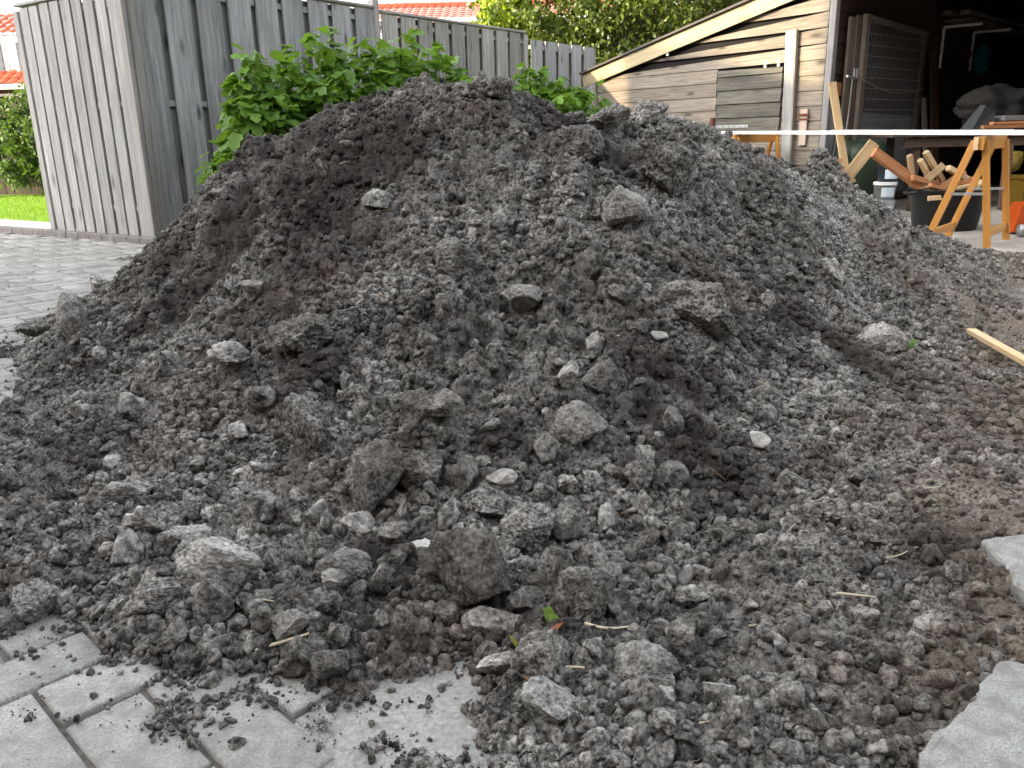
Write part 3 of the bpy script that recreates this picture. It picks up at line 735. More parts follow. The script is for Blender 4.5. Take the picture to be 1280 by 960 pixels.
def twig(u, v, wpx, ang, i):
    Q, t_ = hit(u, v); L = wpx / FPX * t_; a = rad(ang); rs = np.random.default_rng(900 + i)
    dirv = R_ * math.cos(a) + (-U_ * .6 + F_ * .3) * math.sin(a); dirv = np.array([dirv[0], dirv[1], 0]) / np.linalg.norm(dirv[:2]) if abs(math.sin(a)) < .5 else dirv
    side = np.cross(dirv, (0, 0, 1)); b = rs.uniform(-.22, .22); pts = []
    for k in range(7):
        s = k / 6 - .5; p = Q + dirv * L * s + side * L * b * (1 - 4*s*s) * .6 + rs.normal(0, L*.008, 3); pts.append(p)
    zz_ = np.array([max(float(hz(p[0], p[1])), 0) for p in pts]); ln = np.linspace(zz_[0], zz_[-1], 7); up_ = max(0, (zz_ - ln).max()) * .7
    for k in range(7): pts[k][2] = ln[k] + up_ + .012
    mb = MB(); rr_ = max(.0009, L * .034); mb.tube(pts, [rr_*(1.1 - .09*k) for k in range(7)], 6)
    if i % 4 == 0: mb.tube([pts[3], pts[3] + (pts[4]-pts[3]) * 1.2 + side * L * .18 + np.array([0, 0, .004])], [rr_*.7, rr_*.4], 5)
    o = mb.build('dry_root', m_root if i % 3 else m_root2, origin=Q)
    tag(o, 'thin dry root or straw lying on the loose soil', 'root', 'dry roots scattered over the heap')
for i, tw in enumerate(TW): twig(*tw, i)

# fallen leaves between the clods
def leaf_outline(L, Wd, lobes=1):
    n_ = 9; pts = []
    for k in range(n_ + 1):
        s = k / n_; wv = math.sin(math.pi * s ** .8) * (1 + .22 * lobes * math.sin(s * 16)); pts.append((s * L, Wd / 2 * max(wv, 0)))
    return pts
for (u, v, wp, lab, mc) in [(686, 778, 22, 'small green leaf between the wedge-shaped clod and the dark shard', (.12, .19, .03)), (644, 812, 20, 'yellowish green leaf left of the angular dark clod', (.18, .17, .03)), (660, 862, 24, 'curled orange-brown dead leaf under the angular dark clod', (.24, .10, .035)), (1137, 438, 16, 'tiny green sprig on the right flank beside the low boulder', (.09, .14, .03)), (697, 795, 18, 'small rusty dead leaf below the wedge-shaped clod', (.20, .065, .025))]:
    Q, t_ = hit(u, v); L = wp / FPX * t_ * 1.3; P = leaf_outline(L, L * .8); V = []; Fc = []
    for k, (a, b) in enumerate(P): V += [(a - L/2, b, .35*b), (a - L/2, 0, .1 * L * math.sin(a / L * 3)), (a - L/2, -b, .35*b)]
    for k in range(len(P)-1):
        Fc += [(3*k, 3*k+1, 3*k+4, 3*k+3), (3*k+1, 3*k+2, 3*k+5, 3*k+4)]
    Rr = euler_m(rad(35), rad(random.uniform(-25, 25)), rad(random.uniform(0, 360)))
    mb = MB(); mb.add(np.array(V) @ Rr.T, Fc); o = mb.build('fallen_leaf', plain('leaf_%d' % u, mc, .5, noise=.3, scale=80)); o.location = Vector(Q) + Vector((0, -.012, .022))
    tag(o, lab, 'leaf')

# broken paving slabs lower right
def slab(poly, th, z, lab, tilt):
    c = np.mean(poly, 0); n_ = len(poly); pts = []
    for i in range(n_):
        a = np.array(poly[i]); b = np.array(poly[(i+1) % n_]); seg = np.linalg.norm(b - a); m = max(2, int(seg / .012))
        for k in range(m):
            q = a + (b - a) * k / m; q = q + (np.array([vnoise(np.array([[q[0]*38, q[1]*38, 1.]]), 3)[0], vnoise(np.array([[q[0]*38, q[1]*38, 7.]]), 4)[0]]) * .005 + rng.normal(0, .0006, 2) if seg > .02 else 0); pts.append(q - c)
    n2 = len(pts); V = []; 
    for (ins, zz) in ((.0, -th), (-.0, -.006), (.005, -.0015), (.014, 0)):
        for q in pts: L = np.linalg.norm(q); V.append((*(q * (1 - ins / L) + rng.normal(0, .0010, 2)), zz + rng.normal(0, .0006)))
    Fc = [(l*n2 + i, l*n2 + (i+1) % n2, (l+1)*n2 + (i+1) % n2, (l+1)*n2 + i) for l in range(3) for i in range(n2)]
    Fc.append(tuple(3*n2 + i for i in range(n2))); Fc.append(tuple(i for i in range(n2-1, -1, -1)))
    mb = MB(); mb.add(V, Fc, r=.5); o = mb.build('concrete_slab', m_slab); o.location = (*c, z); o.rotation_euler = tilt
    tag(o, lab, 'slab', 'broken concrete slabs')
N = NT('coarse_concrete'); tc = N.n('ShaderNodeTexCoord').outputs['Object']; a_ = N.noise(tc, 330, 4, .75); b_ = N.noise(tc, 25, 4, .6); vo = N.n('ShaderNodeTexVoronoi'); vo.inputs['Scale'].default_value = 160; N.l(tc, vo.inputs['Vector'])
c_ = N.mix(N.ramp(a_, [(.35, 0), (.6, 1)]), (.20, .20, .19), (.40, .40, .38)); c_ = N.mix(N.ramp(b_, [(.35, .75), (.6, 0)]), c_, (.17, .16, .145)); c_ = N.mix(N.ramp(vo.outputs['Distance'], [(.12, .6), (.3, 0)]), c_, (.14, .14, .135))
N.color(c_); N.b.inputs['Roughness'].default_value = .9; N.bump(N.math('ADD', a_, b_), .55, .003); m_slab = N.m
zs = .072
G_ = lambda u, v: gnd(u, v, zs)[:2]
slab([G_(1143, 958), G_(1158, 922), G_(1190, 894), G_(1218, 872), G_(1222, 850), G_(1247, 829), G_(1262, 823), G_(1400, 850), G_(1480, 1010), G_(1290, 1110), G_(1090, 1060), G_(1130, 990)], .05, zs, 'large pale broken concrete slab in the lower right corner', (0, 0, 0))
slab([G_(1228, 676), G_(1290, 668), G_(1400, 690), G_(1390, 780), G_(1300, 752), G_(1266, 730), G_(1256, 706), G_(1240, 694)], .06, zs + .006, 'smaller broken concrete slab at the right border above the large one', (0, 0, 0))

# ------------------------------------------------------------------ fences
def board_fence(name, A, d, L, htop, pitch, bw, label, mats, posts, seed, cap=True, rails=True, front=+1, back=True, wob=.004):
    """boards in front of and behind a rail; A is the foot, d the direction, front the side of the viewer"""
    random.seed(seed); nrm = np.array([d[1], -d[0], 0]) * front; up = np.array([0, 0, 1.0])
    r = empty(name, A, label, 'fence', 'grey board fences of the yard'); A = np.asarray(A, float)
    f = MB(); b = MB(); t = bw * .5
    k = 0
    while t < L - bw * .3:
        j = random.uniform(-.008, .008); c = A + d * (t + j); zt = htop - .035 - random.uniform(0, .008)
        f.beam(c + nrm * .038 + up * .04, c + nrm * (.038 + random.uniform(-wob, wob)) + up * zt, bw, .018, up=nrm)
        if back:
            c2 = A + d * (t + pitch / 2)
            if t + pitch / 2 < L: b.beam(c2 - nrm * .012 + up * .04, c2 - nrm * .012 + up * (zt - .002), bw * .92, .016, up=nrm)
        t += pitch; k += 1
    f.build('front_boards', mats[0], r)
    if b.n: b.build('back_boards', mats[1], r)
    if rails:
        for z in (.28, 1.15, htop - .13):
            rl = MB(); rl.beam(A + up * z + d * .02 + nrm * .008, A + up * z + d * (L - .02) + nrm * .008, .05, .05); rl.build('rail', mats[1], r)
    if cap:
        cp = MB(); cp.beam(A + up * (htop - .012) - d * .01, A + up * (htop - .012) + d * (L + .01), .13, .024); cp.build('cap_rail', mats[2], r)
    for (pt_, ph) in posts:
        pp = MB(); c = A + d * pt_; pp.beam(c + up * -.05 + nrm * .01, c + up * ph + nrm * .01, .09, .09, up=nrm); pp.build('post', mats[2], r)
    return r
C0 = np.array([-3.06, 7.30, 0]); dl = az(-56); dr = az(37)
m_capw = wood('cap_wood', (.21, .205, .195), (.38, .37, .35), knots=.2, var=.05)
board_fence('board_fence', C0 + dl * .05, dl, 1.56, 2.06, .172, .138, 'short pale grey fence panel with narrow gaps beside the herringbone paving', (m_palew, m_palew, m_capw), [(1.58, 2.0), (-.03, 2.0)], 3, front=-1, back=False)
# extra slats half-hiding the gaps of the short panel
ef = bpy.data.objects['board_fence']; bk = MB(); t = .045
while t < 1.5:
    c = C0 + dl * (.05 + t + .086); nn_ = np.array([dl[1], -dl[0], 0]); bk.beam(c + nn_ * .03 + np.array([0, 0, .06]), c + nn_ * .03 + np.array([0, 0, 1.99]), .075, .016, up=nn_); t += .172
bk.build('back_boards', m_greyw, ef)
board_fence('board_fence', C0, dr, 2.74, 2.17, .31, .245, 'nearest long fence panel with dark bluish grey boards behind the leafy shrub', (m_darkgrey, m_darkgrey, m_greyw), [(0.03, 2.14), (2.78, 2.23)], 4)
board_fence('board_fence', C0 + dr * 2.86, dr, 2.62, 2.14, .285, .232, 'middle fence panel with sloping cap rail behind the top of the heap', (m_greyw, m_greyw, m_capw), [(2.63, 2.10)], 5)
board_fence('board_fence', C0 + dr * 5.62, dr, 1.62, 2.09, .33, .25, 'farthest fence panel without cap rail, next to the shed', (m_palew, m_greyw, m_greyw), [], 6, cap=False)

# ------------------------------------------------------------------ shrub behind the heap
def leafy(name, label, cat, anchors, nleaf, size, seed, group=None, mat=None):
    rs = np.random.default_rng(seed); base = np.mean([a[0] for a in anchors], 0); base = np.array([base[0], base[1], 0.0])
    r = empty(name, base, label, cat, group); st = MB(); LV = []; LF = []; LR = []; nv = 0
    per = nleaf // len(anchors)
    for (b_, top) in anchors:
        b_ = np.asarray(b_, float); top = np.asarray(top, float); mid = (b_ + top) / 2 + rs.normal(0, .05, 3)
        pts = [b_ * (1-s)**2 + mid * 2*s*(1-s) + top * s*s for s in np.linspace(0, 1, 7)]
        st.tube(pts, [.009 - .001*k for k in range(7)], 5)
        for _ in range(per):
            s = rs.uniform(.12, 1.02); P = b_ * (1-s)**2 + mid * 2*s*(1-s) + top * s*s
            sp = (.05 + .20 * max(0, 1 - s) ** .6); a = rs.uniform(0, 6.28); P = P + np.array([math.cos(a), math.sin(a), rs.normal(0, .5)]) * rs.uniform(.02, sp)
            L = size * rs.uniform(.55, 1.2); Wd = L * rs.uniform(.75, 1.0)
            # lobed leaf: centre rib and five tips
            o2 = [(0, 0), (.12, .32), (.42, .5), (.5, .28), (.78, .36), (1, 0), (.78, -.36), (.5, -.28), (.42, -.5), (.12, -.32)]
            lv = np.array([(x * L, y * Wd, -.18 * L * x * x + .22 * abs(y) * Wd) for x, y in o2] + [(.45 * L, 0, -.03 * L)])
            Rm = euler_m(rs.normal(0, .35), rs.normal(.25, .4), a + rs.normal(0, .5))
            LV.append(lv @ Rm.T + P); LF += [(nv + 10, nv + i, nv + (i+1) % 10) for i in range(10)]; nv += 11
            LR.append(np.full(11, np.clip(.15 + .6 * s * rs.random() + .3 * rs.random(), 0, 1)))
    st.build('stems', m_stem, r)
    me = np_mesh('leaves', np.concatenate(LV) - base, np.array(LF), mat or m_leaf, rnd=np.concatenate(LR))
    link('leaves', me, r); return r
m_leaf = leaf_mat('shrub_leaf', (.020, .065, .014), (.17, .32, .035), .35)
def stems_px(rows, zlow=.1):
    out = []
    for (u, v, Yd) in rows:
        t_ = atY(u, v, Yd); rs = random.uniform
        out.append((np.array([t_[0] + rs(-.12, .12), t_[1] + rs(-.1, .15), zlow]), t_)); 
        for k in range(2):
            tt_ = t_ + np.array([rs(-.2, .2), rs(-.15, .15), -rs(.15, .5)]); out.append((np.array([tt_[0], tt_[1], zlow]), tt_))
    return out
random.seed(12)
leafy('leafy_shrub', 'large bushy plant with lobed green leaves between heap and fence on the left', 'shrub', stems_px([(300, 95, 6.1), (315, 70, 6.2), (345, 80, 6.3), (372, 62, 6.5), (400, 42, 6.7), (425, 75, 6.8), (450, 52, 7.0), (470, 70, 7.1), (505, 42, 7.4), (520, 75, 7.6), (550, 72, 7.8), (565, 78, 8.0), (535, 60, 7.7), (290, 140, 6.1), (300, 165, 6.0), (300, 130, 5.9), (340, 120, 6.1), (390, 100, 6.4), (430, 95, 6.6), (480, 95, 7.0), (330, 100, 6.2), (415, 60, 6.8), (490, 60, 7.2)]), 10500, .118, 21)
leafy('leafy_shrub', 'lower green plant behind the heap on the right, by the end of the fence', 'shrub', stems_px([(592, 100, 9.0), (640, 105, 9.6), (655, 85, 9.7), (675, 98, 9.8), (690, 100, 9.9), (710, 108, 10.0), (728, 115, 10.1), (744, 112, 10.3), (620, 98, 9.4), (670, 88, 9.8), (700, 98, 10.0), (720, 105, 10.0), (660, 115, 9.4), (700, 120, 9.6)], .1), 4200, .13, 22)

# ------------------------------------------------------------------ trees and bushes
def crown(name_part, c, R, nclump, per, ls, seed, mat, parent, zmin=-1e9, droop=.3, squ=1.0):
    rs = np.random.default_rng(seed); c = np.asarray(c, float); d = rs.normal(size=(nclump, 3)); d /= np.linalg.norm(d, axis=1)[:, None]
    rr_ = rs.uniform(.35, 1.0, nclump) ** .5; C = c + d * rr_[:, None] * np.array(R) * (1 + .25 * vnoise(d * 2.2 + seed, seed))[:, None]
    C = C[C[:, 2] > zmin]; n_ = len(C); cr = rs.uniform(.55, 1.25, n_) * max(R) * .16 * (1 if nclump < 400 else .72)
    P = np.repeat(C, per, 0) + rs.normal(size=(n_*per, 3)) * np.repeat(cr, per)[:, None] * np.array([1, 1, .6]) * .62
    m = len(P); tone = np.repeat(rs.random(n_), per) * .55 + rs.random(m) * .45
    a = rs.normal(size=(m, 3)); a[:, 2] -= droop; a /= np.linalg.norm(a, axis=1)[:, None]
    b = np.cross(a, rs.normal(size=(m, 3))); b /= np.linalg.norm(b, axis=1)[:, None]
    L = ls * rs.uniform(.6, 1.3, m)[:, None]; Wd = L * .28
    V = np.stack([P, P + a * L * .5 + b * Wd, P + a * L, P + a * L * .5 - b * Wd], 1).reshape(-1, 3)
    F = np.arange(m*4).reshape(-1, 4)
    me = np_mesh(name_part, V - np.array(parent.location), F, mat, rnd=np.repeat(tone, 4)); return link(name_part, me, parent), C
def tree(base, c, R, nclump, per, ls, seed, label, mat, trunk_r=.16, zmin=-1e9, name='tree', group=None, squ=1):
    base = np.asarray(base, float); r = empty(name, base, label, 'tree', group)
    rs = np.random.default_rng(seed + 1); cr, C = crown('crown', c, R, nclump, per, ls, seed, mat, r, zmin)
    tb = MB(); c = np.asarray(c, float)
    top = c + np.array([0, 0, R[2] * .5]); pts = [base + (top - base) * s + np.array([math.sin(s*5), math.cos(s*4), 0]) * .06 for s in np.linspace(0, 1, 8)]
    tb.tube(pts, [trunk_r * (1 - .11*k) for k in range(8)], 9)
    for k in range(min(26, len(C))):
        q = C[rs.integers(0, len(C))]; s = rs.uniform(.3, .9); p0 = base + (top - base) * s; m = (p0 + q) / 2 + np.array([0, 0, .15])
        tb.tube([p0, m, q], [trunk_r*.35, trunk_r*.2, trunk_r*.08], 5)
    tb.build('trunk', m_bark, r); return r
m_ever = leaf_mat('evergreen_leaf', (.010, .022, .006), (.12, .155, .020), .2)
m_yellow = leaf_mat('yellow_green_leaf', (.20, .28, .02), (.42, .46, .04), .45)
m_bush = leaf_mat('bush_leaf', (.018, .045, .012), (.10, .16, .035), .25)
tree((2.6, 17, 0), (2.7, 17, 3.9), (3.0, 2.2, 3.0), 620, 110, .115, 31, 'tall dense evergreen tree between the fence and the shed roof', m_ever, .2)
tree((-.05, 17.2, 0), (.05, 17.0, 2.9), (.55, .5, 1.1), 60, 80, .12, 32, 'small bright yellow-green tree left of the big evergreen', m_yellow, .06, name='small_tree')
tree((-8.3, 15.1, 0), (-8.2, 15.0, 1.0), (.85, .6, .9), 120, 90, .085, 33, 'round sunlit bush in front of the dark garden fence at far left', m_bush, .05, name='garden_bush')
tree((-9.3, 15.3, 0), (-9.4, 15.1, .8), (.5, .4, .8), 50, 80, .08, 34, 'smaller grey-green bush at the left border by the garden fence', m_bush, .04, name='garden_bush')

# dark garden fence at the far left
gf = empty('garden_fence', (-9, 15.8, 0), 'dark brown wooden garden fence behind the lawn at far left', 'fence')
m_dkfence = wood('dark_brown_boards', (.045, .033, .026), (.10, .075, .058), knots=.2, var=.2)
b = MB(); x = -13.0
while x < -5.2: b.beam((x, 15.8, 0), (x, 15.8, 1.72 + random.uniform(-.01, .01)), .14, .02, up=(0, 1, 0)); x += .15
b.build('boards', m_dkfence, gf)
b = MB(); b.beam((-13.1, 15.78, 1.74), (-5.1, 15.78, 1.74), .08, .05); b.build('top_rail', m_kerb, gf)

# ------------------------------------------------------------------ houses in the background
def tiles(mb, x0, x1, y0, z0, y1, z1, pitch=.24, rows=8):
    """pantile sheet as rows of rounded tiles, each row a step above the next"""
    n_ = int((x1 - x0) / pitch); 
    for r_ in range(rows):
        s0 = r_ / rows; s1 = (r_ + 1.12) / rows
        V = []; seg = 4; 
        for i in range(n_ * seg + 1):
            x = x0 + i * pitch / seg; w_ = .035 * abs(math.sin(math.pi * i / seg))
            for (s, up) in ((s0, .016), (s1, .0)): V.append((x, y0 + (y1 - y0) * s, z0 + (z1 - z0) * s + w_ + up))
        mb.add(V, [(2*i, 2*i+2, 2*i+3, 2*i+1) for i in range(n_ * seg)])
hr = empty('terraced_house', (-1, 30, 0), 'low house with orange-red tiled roof and white wall behind the middle of the fence', 'house', 'houses beyond the yard')
b = MB(); tiles(b, -5.2, 5.5, 28.95, 4.53, 31.6, 5.33, .26, 7); b.build('roof', m_tile, hr)
b = MB(); b.box((.15, 31.5, 2.25), (10.4, 5, 4.5)); wl = b.build('wall', plain('white_render', (.42, .42, .42), .8, noise=.08), hr)
b = MB(); b.box((.15, 28.88, 4.50), (10.9, .15, .14)); b.build('gutter', m_white, hr)
b = MB()
for x in np.arange(-5.1, 5.5, .32): b.tube([(x, 31.62, 5.35), (x + .33, 31.62, 5.35)], [.1, .085], 8)
b.build('ridge_tiles', m_tile, hr)
for x in (-3.6, -1.0, 1.6, 4.2):
    b = MB(); b.box((x, 28.98, 3.2), (1.3, .06, 1.3)); wf = b.build('window', m_white, hr)
    b = MB(); b.box((x, 28.94, 3.2), (1.1, .03, 1.1)); b.build('pane', m_glass, wf)
hr2 = empty('terraced_house', (8, 30, 0), 'house with red roof glimpsed between the evergreen tree and the shed roof', 'house', 'houses beyond the yard')
b = MB(); tiles(b, 6.2, 13.5, 28, 4.6, 32.4, 7.2, .26, 12); b.build('roof', m_tile, hr2)
b = MB(); b.box((9.8, 31.2, 2.3), (7.2, 6, 4.55)); b.build('wall', m_brick, hr2)

hl = empty('dormer_house', (-14, 22, 0), 'house with white dormer, red tiles and dark chimney at the far left', 'house', 'houses beyond the yard')
b = MB(); tiles(b, -20, -9.0, 21.2, 2.30, 22.6, 3.0, .24, 5); b.build('lower_roof', m_tile, hl)
b = MB(); tiles(b, -19, -9.4, 21.9, 3.52, 23.4, 4.15, .24, 5); b.build('roof', m_tile, hl)
b = MB(); b.box((-14.2, 22.9, 3.0), (9.6, 1.9, 1.05)); b.build('dormer', m_white, hl)
b = MB(); b.box((-14.4, 24.0, 1.15), (10.5, 5, 2.3)); b.build('wall', m_brick, hl)
b = MB(); b.box((-14.4, 21.15, 2.25), (11, .14, .12)); b.build('gutter', m_white, hl)
b = MB(); b.box((-12.45, 24.5, 4.15), (.7, .6, .9)); b.build('chimney', m_brick, hl)
for (x0, x1) in ((-13.6, -12.32), (-12.1, -11.2), (-15.6, -14.0)):
    b = MB(); xm = (x0+x1)/2; b.box((xm, 21.93, 3.0), (x1-x0, .06, .82)); wf = b.build('window', m_white, hl)
    b = MB(); b.box((xm, 21.885, 3.0), (x1-x0-.16, .04, .66)); b.build('pane', plain('pale_glass', (.10, .12, .13), .1, 0, .4, 2, spec=.7), wf)

# neighbour's house whose shade falls over the yard: outside the view, behind and to the left
ha, hs = az(-110), np.array([-math.sin(rad(20)), math.cos(rad(20)), 0])   # toward the sun, and along its face
def HS(a, s, z): return ha * a + hs * s + np.array([0, 0, z])
nh = empty('neighbour_house', HS(18, 0, 0), 'tall brick house behind the yard that keeps the heap in the shade', 'house')
prof = [(-16, 0), (10.1, 0), (10.1, 10.75), (8.7, 10.62), (7.7, 10.43), (7.3, 10.38), (7.3, 12.4), (-16, 12.4)]  # roofline fitted to the shadow edge, taller section added to shade the shed inside
b = MB(); b.prism([HS(14, s, z) for s, z in prof], ha * 7.5); b.build('wall', plain('buff_brick', (.34, .27, .21), .9, noise=.15, scale=4), nh)
b = MB(); b.prism([HS(13.7, s, z) for s, z in ((10.1, 10.76), (8.7, 10.63), (7.7, 10.44), (7.32, 10.39), (7.32, 12.41), (-16, 12.41), (-16, 12.55), (7.45, 12.55), (7.45, 10.52), (7.7, 10.55), (8.7, 10.74), (10.1, 10.87))], ha * 8.1); b.build('roof', m_tile, nh)
for s in (-10, -6, -2, 2, 6):
    for z in (1.5, 4.4, 7.2):
        b = MB(); c = HS(13.97, s, z); b.beam(c - hs * .7, c + hs * .7, .06, 1.3, up=(0, 0, 1)); wf = b.build('window', m_white, nh)
        b = MB(); c = HS(13.93, s, z); b.beam(c - hs * .6, c + hs * .6, .03, 1.1, up=(0, 0, 1)); b.build('pane', m_glass, wf)

# unseen row of houses, added behind the camera to cut the low sky light
rh = empty('sky_block_house', (0, -7, 0), 'unseen brick house row added behind the yard to block low sky light', 'house')
b = MB(); b.box((1, -8.5, 3.3), (22, 7, 6.6)); b.build('wall', plain('dark_red_brick', (.16, .10, .075), .9, noise=.2, scale=4), rh)
b = MB(); b.prism([(-10.3, -4.7, 6.6), (-10.3, -12.3, 6.6), (-10.3, -8.5, 9.6)], (22.6, 0, 0)); b.build('roof', m_tile, rh)
for x in (-7, -3, 1, 5, 9):
    for z in (1.4, 4.4):
        b = MB(); b.box((x, -4.97, z), (1.6, .08, 1.4)); wf = b.build('window', m_white, rh); b = MB(); b.box((x, -4.92, z), (1.4, .05, 1.2)); b.build('pane', m_glass, wf)
# ------------------------------------------------------------------ shed
P0 = np.array([3.34, 9.09, 0]); dw = az(-38); nw = np.array([-dw[1], dw[0], 0]); nw = nw if nw @ (-P0) > 0 else -nw
di = az(48); ni = np.array([di[1], -di[0], 0]); ni = ni if ni @ (-P0) > 0 else -ni
def WL(t, z, o=0): return P0 + dw * t + nw * o + np.array([0, 0, z])
def IN(t, z, o=0): return P0 + di * t + ni * o + np.array([0, 0, z])
sh = empty('timber_shed', P0, 'lean-to shed of horizontal weathered boards with a yellowish sloping roof edge', 'shed')
def roofz(t): return 2.21 - .213 * (t)            # underside of the fascia along the wall
cl = MB(); pz = .15; z = .0 + .005
zj = [1.21 + .152 * k for k in range(-8, 12)]
random.seed(5)
for k, z0 in enumerate(zj[:-1]):
    z1 = z0 + .152; zm = (z0 + z1) / 2
    t1 = min(3.40, (2.21 + .05 - z0) / .213)
    if t1 <= .1: continue
    rects = [(0.02, t1)]
    if z0 > .80 - .152 and z1 < 1.56 + .01: rects = [(0.02, .50), (1.40, t1)]
    for (a, c) in rects:
        if c - a < .02: continue
        # each board leans out at its foot, so it laps over the one below
        th = .016; pts = []
        V = []; B = []
        for t in (a, c):
            zt = min(z1 - .001, roofz(t) + .06); 
            for (zz, oo) in ((z0 + .004, .0), (z0 + .004, .024), (zt, .014), (zt, .0)): V.append(WL(t, zz, oo)); B.append((t, oo, zz))
        r = random.random()
        cl.add(V, [(0, 1, 2, 3), (7, 6, 5, 4), (0, 4, 5, 1), (1, 5, 6, 2), (2, 6, 7, 3), (3, 7, 4, 0)], B, r)
cl.build('cladding', m_shed, sh)
bk = MB(); bk.prism([WL(.02, 0, -.03), WL(3.38, 0, -.03), WL(3.38, roofz(3.38) + .05, -.03), WL(.02, roofz(.02) + .05, -.03)], nw * .02); bk.build('wall_core', plain('shade_black', (.006, .005, .005), .95), sh)  # near-black backing paints the dark lines between the boards
fa = MB(); p0 = WL(-.9, roofz(-.9) + .085, .06); p1 = WL(3.62, roofz(3.62) + .085, .06); fa.beam(p0, p1, .022, .17, up=(0, 0, 1), r=.5); fa.build('fascia', m_fascia, sh)
rf = MB(); rf.prism([WL(-.9, roofz(-.9) + .175, .11), WL(3.66, roofz(3.66) + .175, .11), WL(3.66, roofz(3.66) + .20, .11), WL(-.9, roofz(-.9) + .20, .11)], -nw * 6.0)
rf.build('roof', plain('roofing_felt', (.07, .065, .06), .9, noise=.2), sh)
# post at the far end and a stub of fence
pp = MB(); pp.beam(WL(3.44, 0, .02), WL(3.44, 1.49, .02), .11, .09, up=nw, r=.3); pp.build('post', m_greyw, sh)
cpo = MB(); cpo.beam(WL(-.035, 0, .005), WL(-.035, 2.4, .005), .075, .075, up=nw, r=.4); cpo.build('post', wood('corner_post_wood', (.17, .165, .16), (.30, .29, .28), knots=.3), sh)
gp = MB(); gp.beam(IN(.10, 0, .05), IN(.10, .98, .05), .13, .03, up=ni, r=.4); gp.build('corner_board', m_palew, sh)
# hatch in the wall
hb = MB()
for k, (za, zb) in enumerate([(.815, .965), (.968, 1.115), (1.118, 1.265), (1.268, 1.415), (1.418, 1.475)]):
    zb2 = zb
    V = []; B = []
    for t in (.52, 1.385):
        for (zz, oo) in ((za + .004, .0), (za + .004, .034), (zb2 + (0.02 if (k == 4 and t > 1) else 0), .02), (zb2, .0)): V.append(WL(t, zz, oo)); B.append((t, oo, zz))
    hb.add(V, [(0, 1, 2, 3), (7, 6, 5, 4), (0, 4, 5, 1), (1, 5, 6, 2), (2, 6, 7, 3), (3, 7, 4, 0)], B)
ht = hb.build('hatch', m_hatch, sh)
hi = MB(); hi.beam(WL(.92, .875, .036), WL(1.375, .875, .036), .005, .032, r=.5); hi.lathe(WL(.925, .875, .036), [(.0, 0)], 4)
hg = hi.build('strap_hinge', m_galv, ht)
hk = MB(); 
for k in range(6):
    c = WL(.95 + k * .078, .875, .040); hk.tube([c, c + nw * .004], .0065, 8)
hk.build('screws', plain('dark_steel', (.06, .06, .065), .5, .6), ht)
dk = MB(); dk.beam(WL(.52, 1.515, -.012), WL(1.39, 1.515, -.012), .004, .08); dk.build('gap', plain('shade_black', (.006, .005, .005), .95), sh)  # near-black strip paints the shade inside the gap above the hatch
for t in (.58, .75): 
    tb_ = MB(); tb_.beam(WL(t, 1.482, .012), WL(t, 1.56, .012), .035, .02, up=nw); tb_.build('batten', m_palew, sh)
# tall cover strip
cs = MB(); cs.beam(WL(.36, .0, .05), WL(.43, 1.83, .05), .115, .028, up=nw, r=.35); csb = cs.build('cover_board', m_palew, sh)
cs = MB(); cs.beam(WL(.295, .0, .058), WL(.355, 1.83, .058), .02, .045, up=nw, r=.9); cs.build('edge_strip', m_shed, sh)
bl = MB(); bl.beam(WL(.205, .66, .04), WL(.205, 1.03, .04), .085, .02, up=nw, r=.6); bkb = bl.build('bolt_plate', wood('pinkish_wood', (.36, .27, .22), (.50, .40, .34), knots=.1), sh)
bl = MB(); bl.beam(WL(.27, .975, .06), WL(.14, .975, .06), .022, .02, r=.6); bl.beam(WL(.255, .93, .058), WL(.14, .93, .058), .016, .014, r=.6); bl.build('bolt', m_rust, sh)
bl = MB(); bl.beam(WL(1.43, .84, .035), WL(1.43, .98, .035), .045, .03, up=nw); bl.build('bracket', m_rust, sh)
# small lamp hook under the fascia
bl = MB(); bl.tube([WL(2.12, 1.72, .07), WL(2.12, 1.745, .07)], .016, 10); bl.build('hook', m_white, sh)

# open side: inner wall boards, roof over it, back wall, floor
iw = MB()
for k in range(0, 18):
    z0 = .0 + .152 * k; V = []; B = []
    for t in (.04, 6.8):
        for (zz, oo) in ((z0 + .004, .0), (z0 + .004, .026), (z0 + .157, .012), (z0 + .157, .0)): V.append(IN(t, zz, oo)); B.append((t, oo, zz))
    iw.add(V, [(0, 1, 2, 3), (7, 6, 5, 4), (0, 4, 5, 1), (1, 5, 6, 2), (2, 6, 7, 3), (3, 7, 4, 0)], B)
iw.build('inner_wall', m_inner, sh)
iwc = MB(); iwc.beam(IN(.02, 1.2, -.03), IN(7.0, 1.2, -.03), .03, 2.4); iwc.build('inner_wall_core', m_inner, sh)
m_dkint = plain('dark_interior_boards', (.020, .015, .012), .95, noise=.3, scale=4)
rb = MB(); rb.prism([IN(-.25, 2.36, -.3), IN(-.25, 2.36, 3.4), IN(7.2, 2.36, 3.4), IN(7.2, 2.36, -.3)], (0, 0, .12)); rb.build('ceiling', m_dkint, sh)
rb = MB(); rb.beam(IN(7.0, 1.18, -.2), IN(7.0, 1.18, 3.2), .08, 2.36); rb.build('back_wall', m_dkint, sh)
rb = MB(); rb.beam(IN(.2, 1.18, 3.2), IN(7.0, 1.18, 3.2), .08, 2.36); rb.build('shade_wall', m_dkint, sh)  # unseen wall, added just out of view to darken the shed inside
fl = MB(); fl.prism([IN(-2.9, -.028, -.3), IN(-2.9, -.028, 6.0), IN(7, -.028, 6.0), IN(7, -.028, .0), IN(0, -.028, 0)], (0, 0, .03))
tag(fl.build('shed_floor', m_conc), kind='structure')

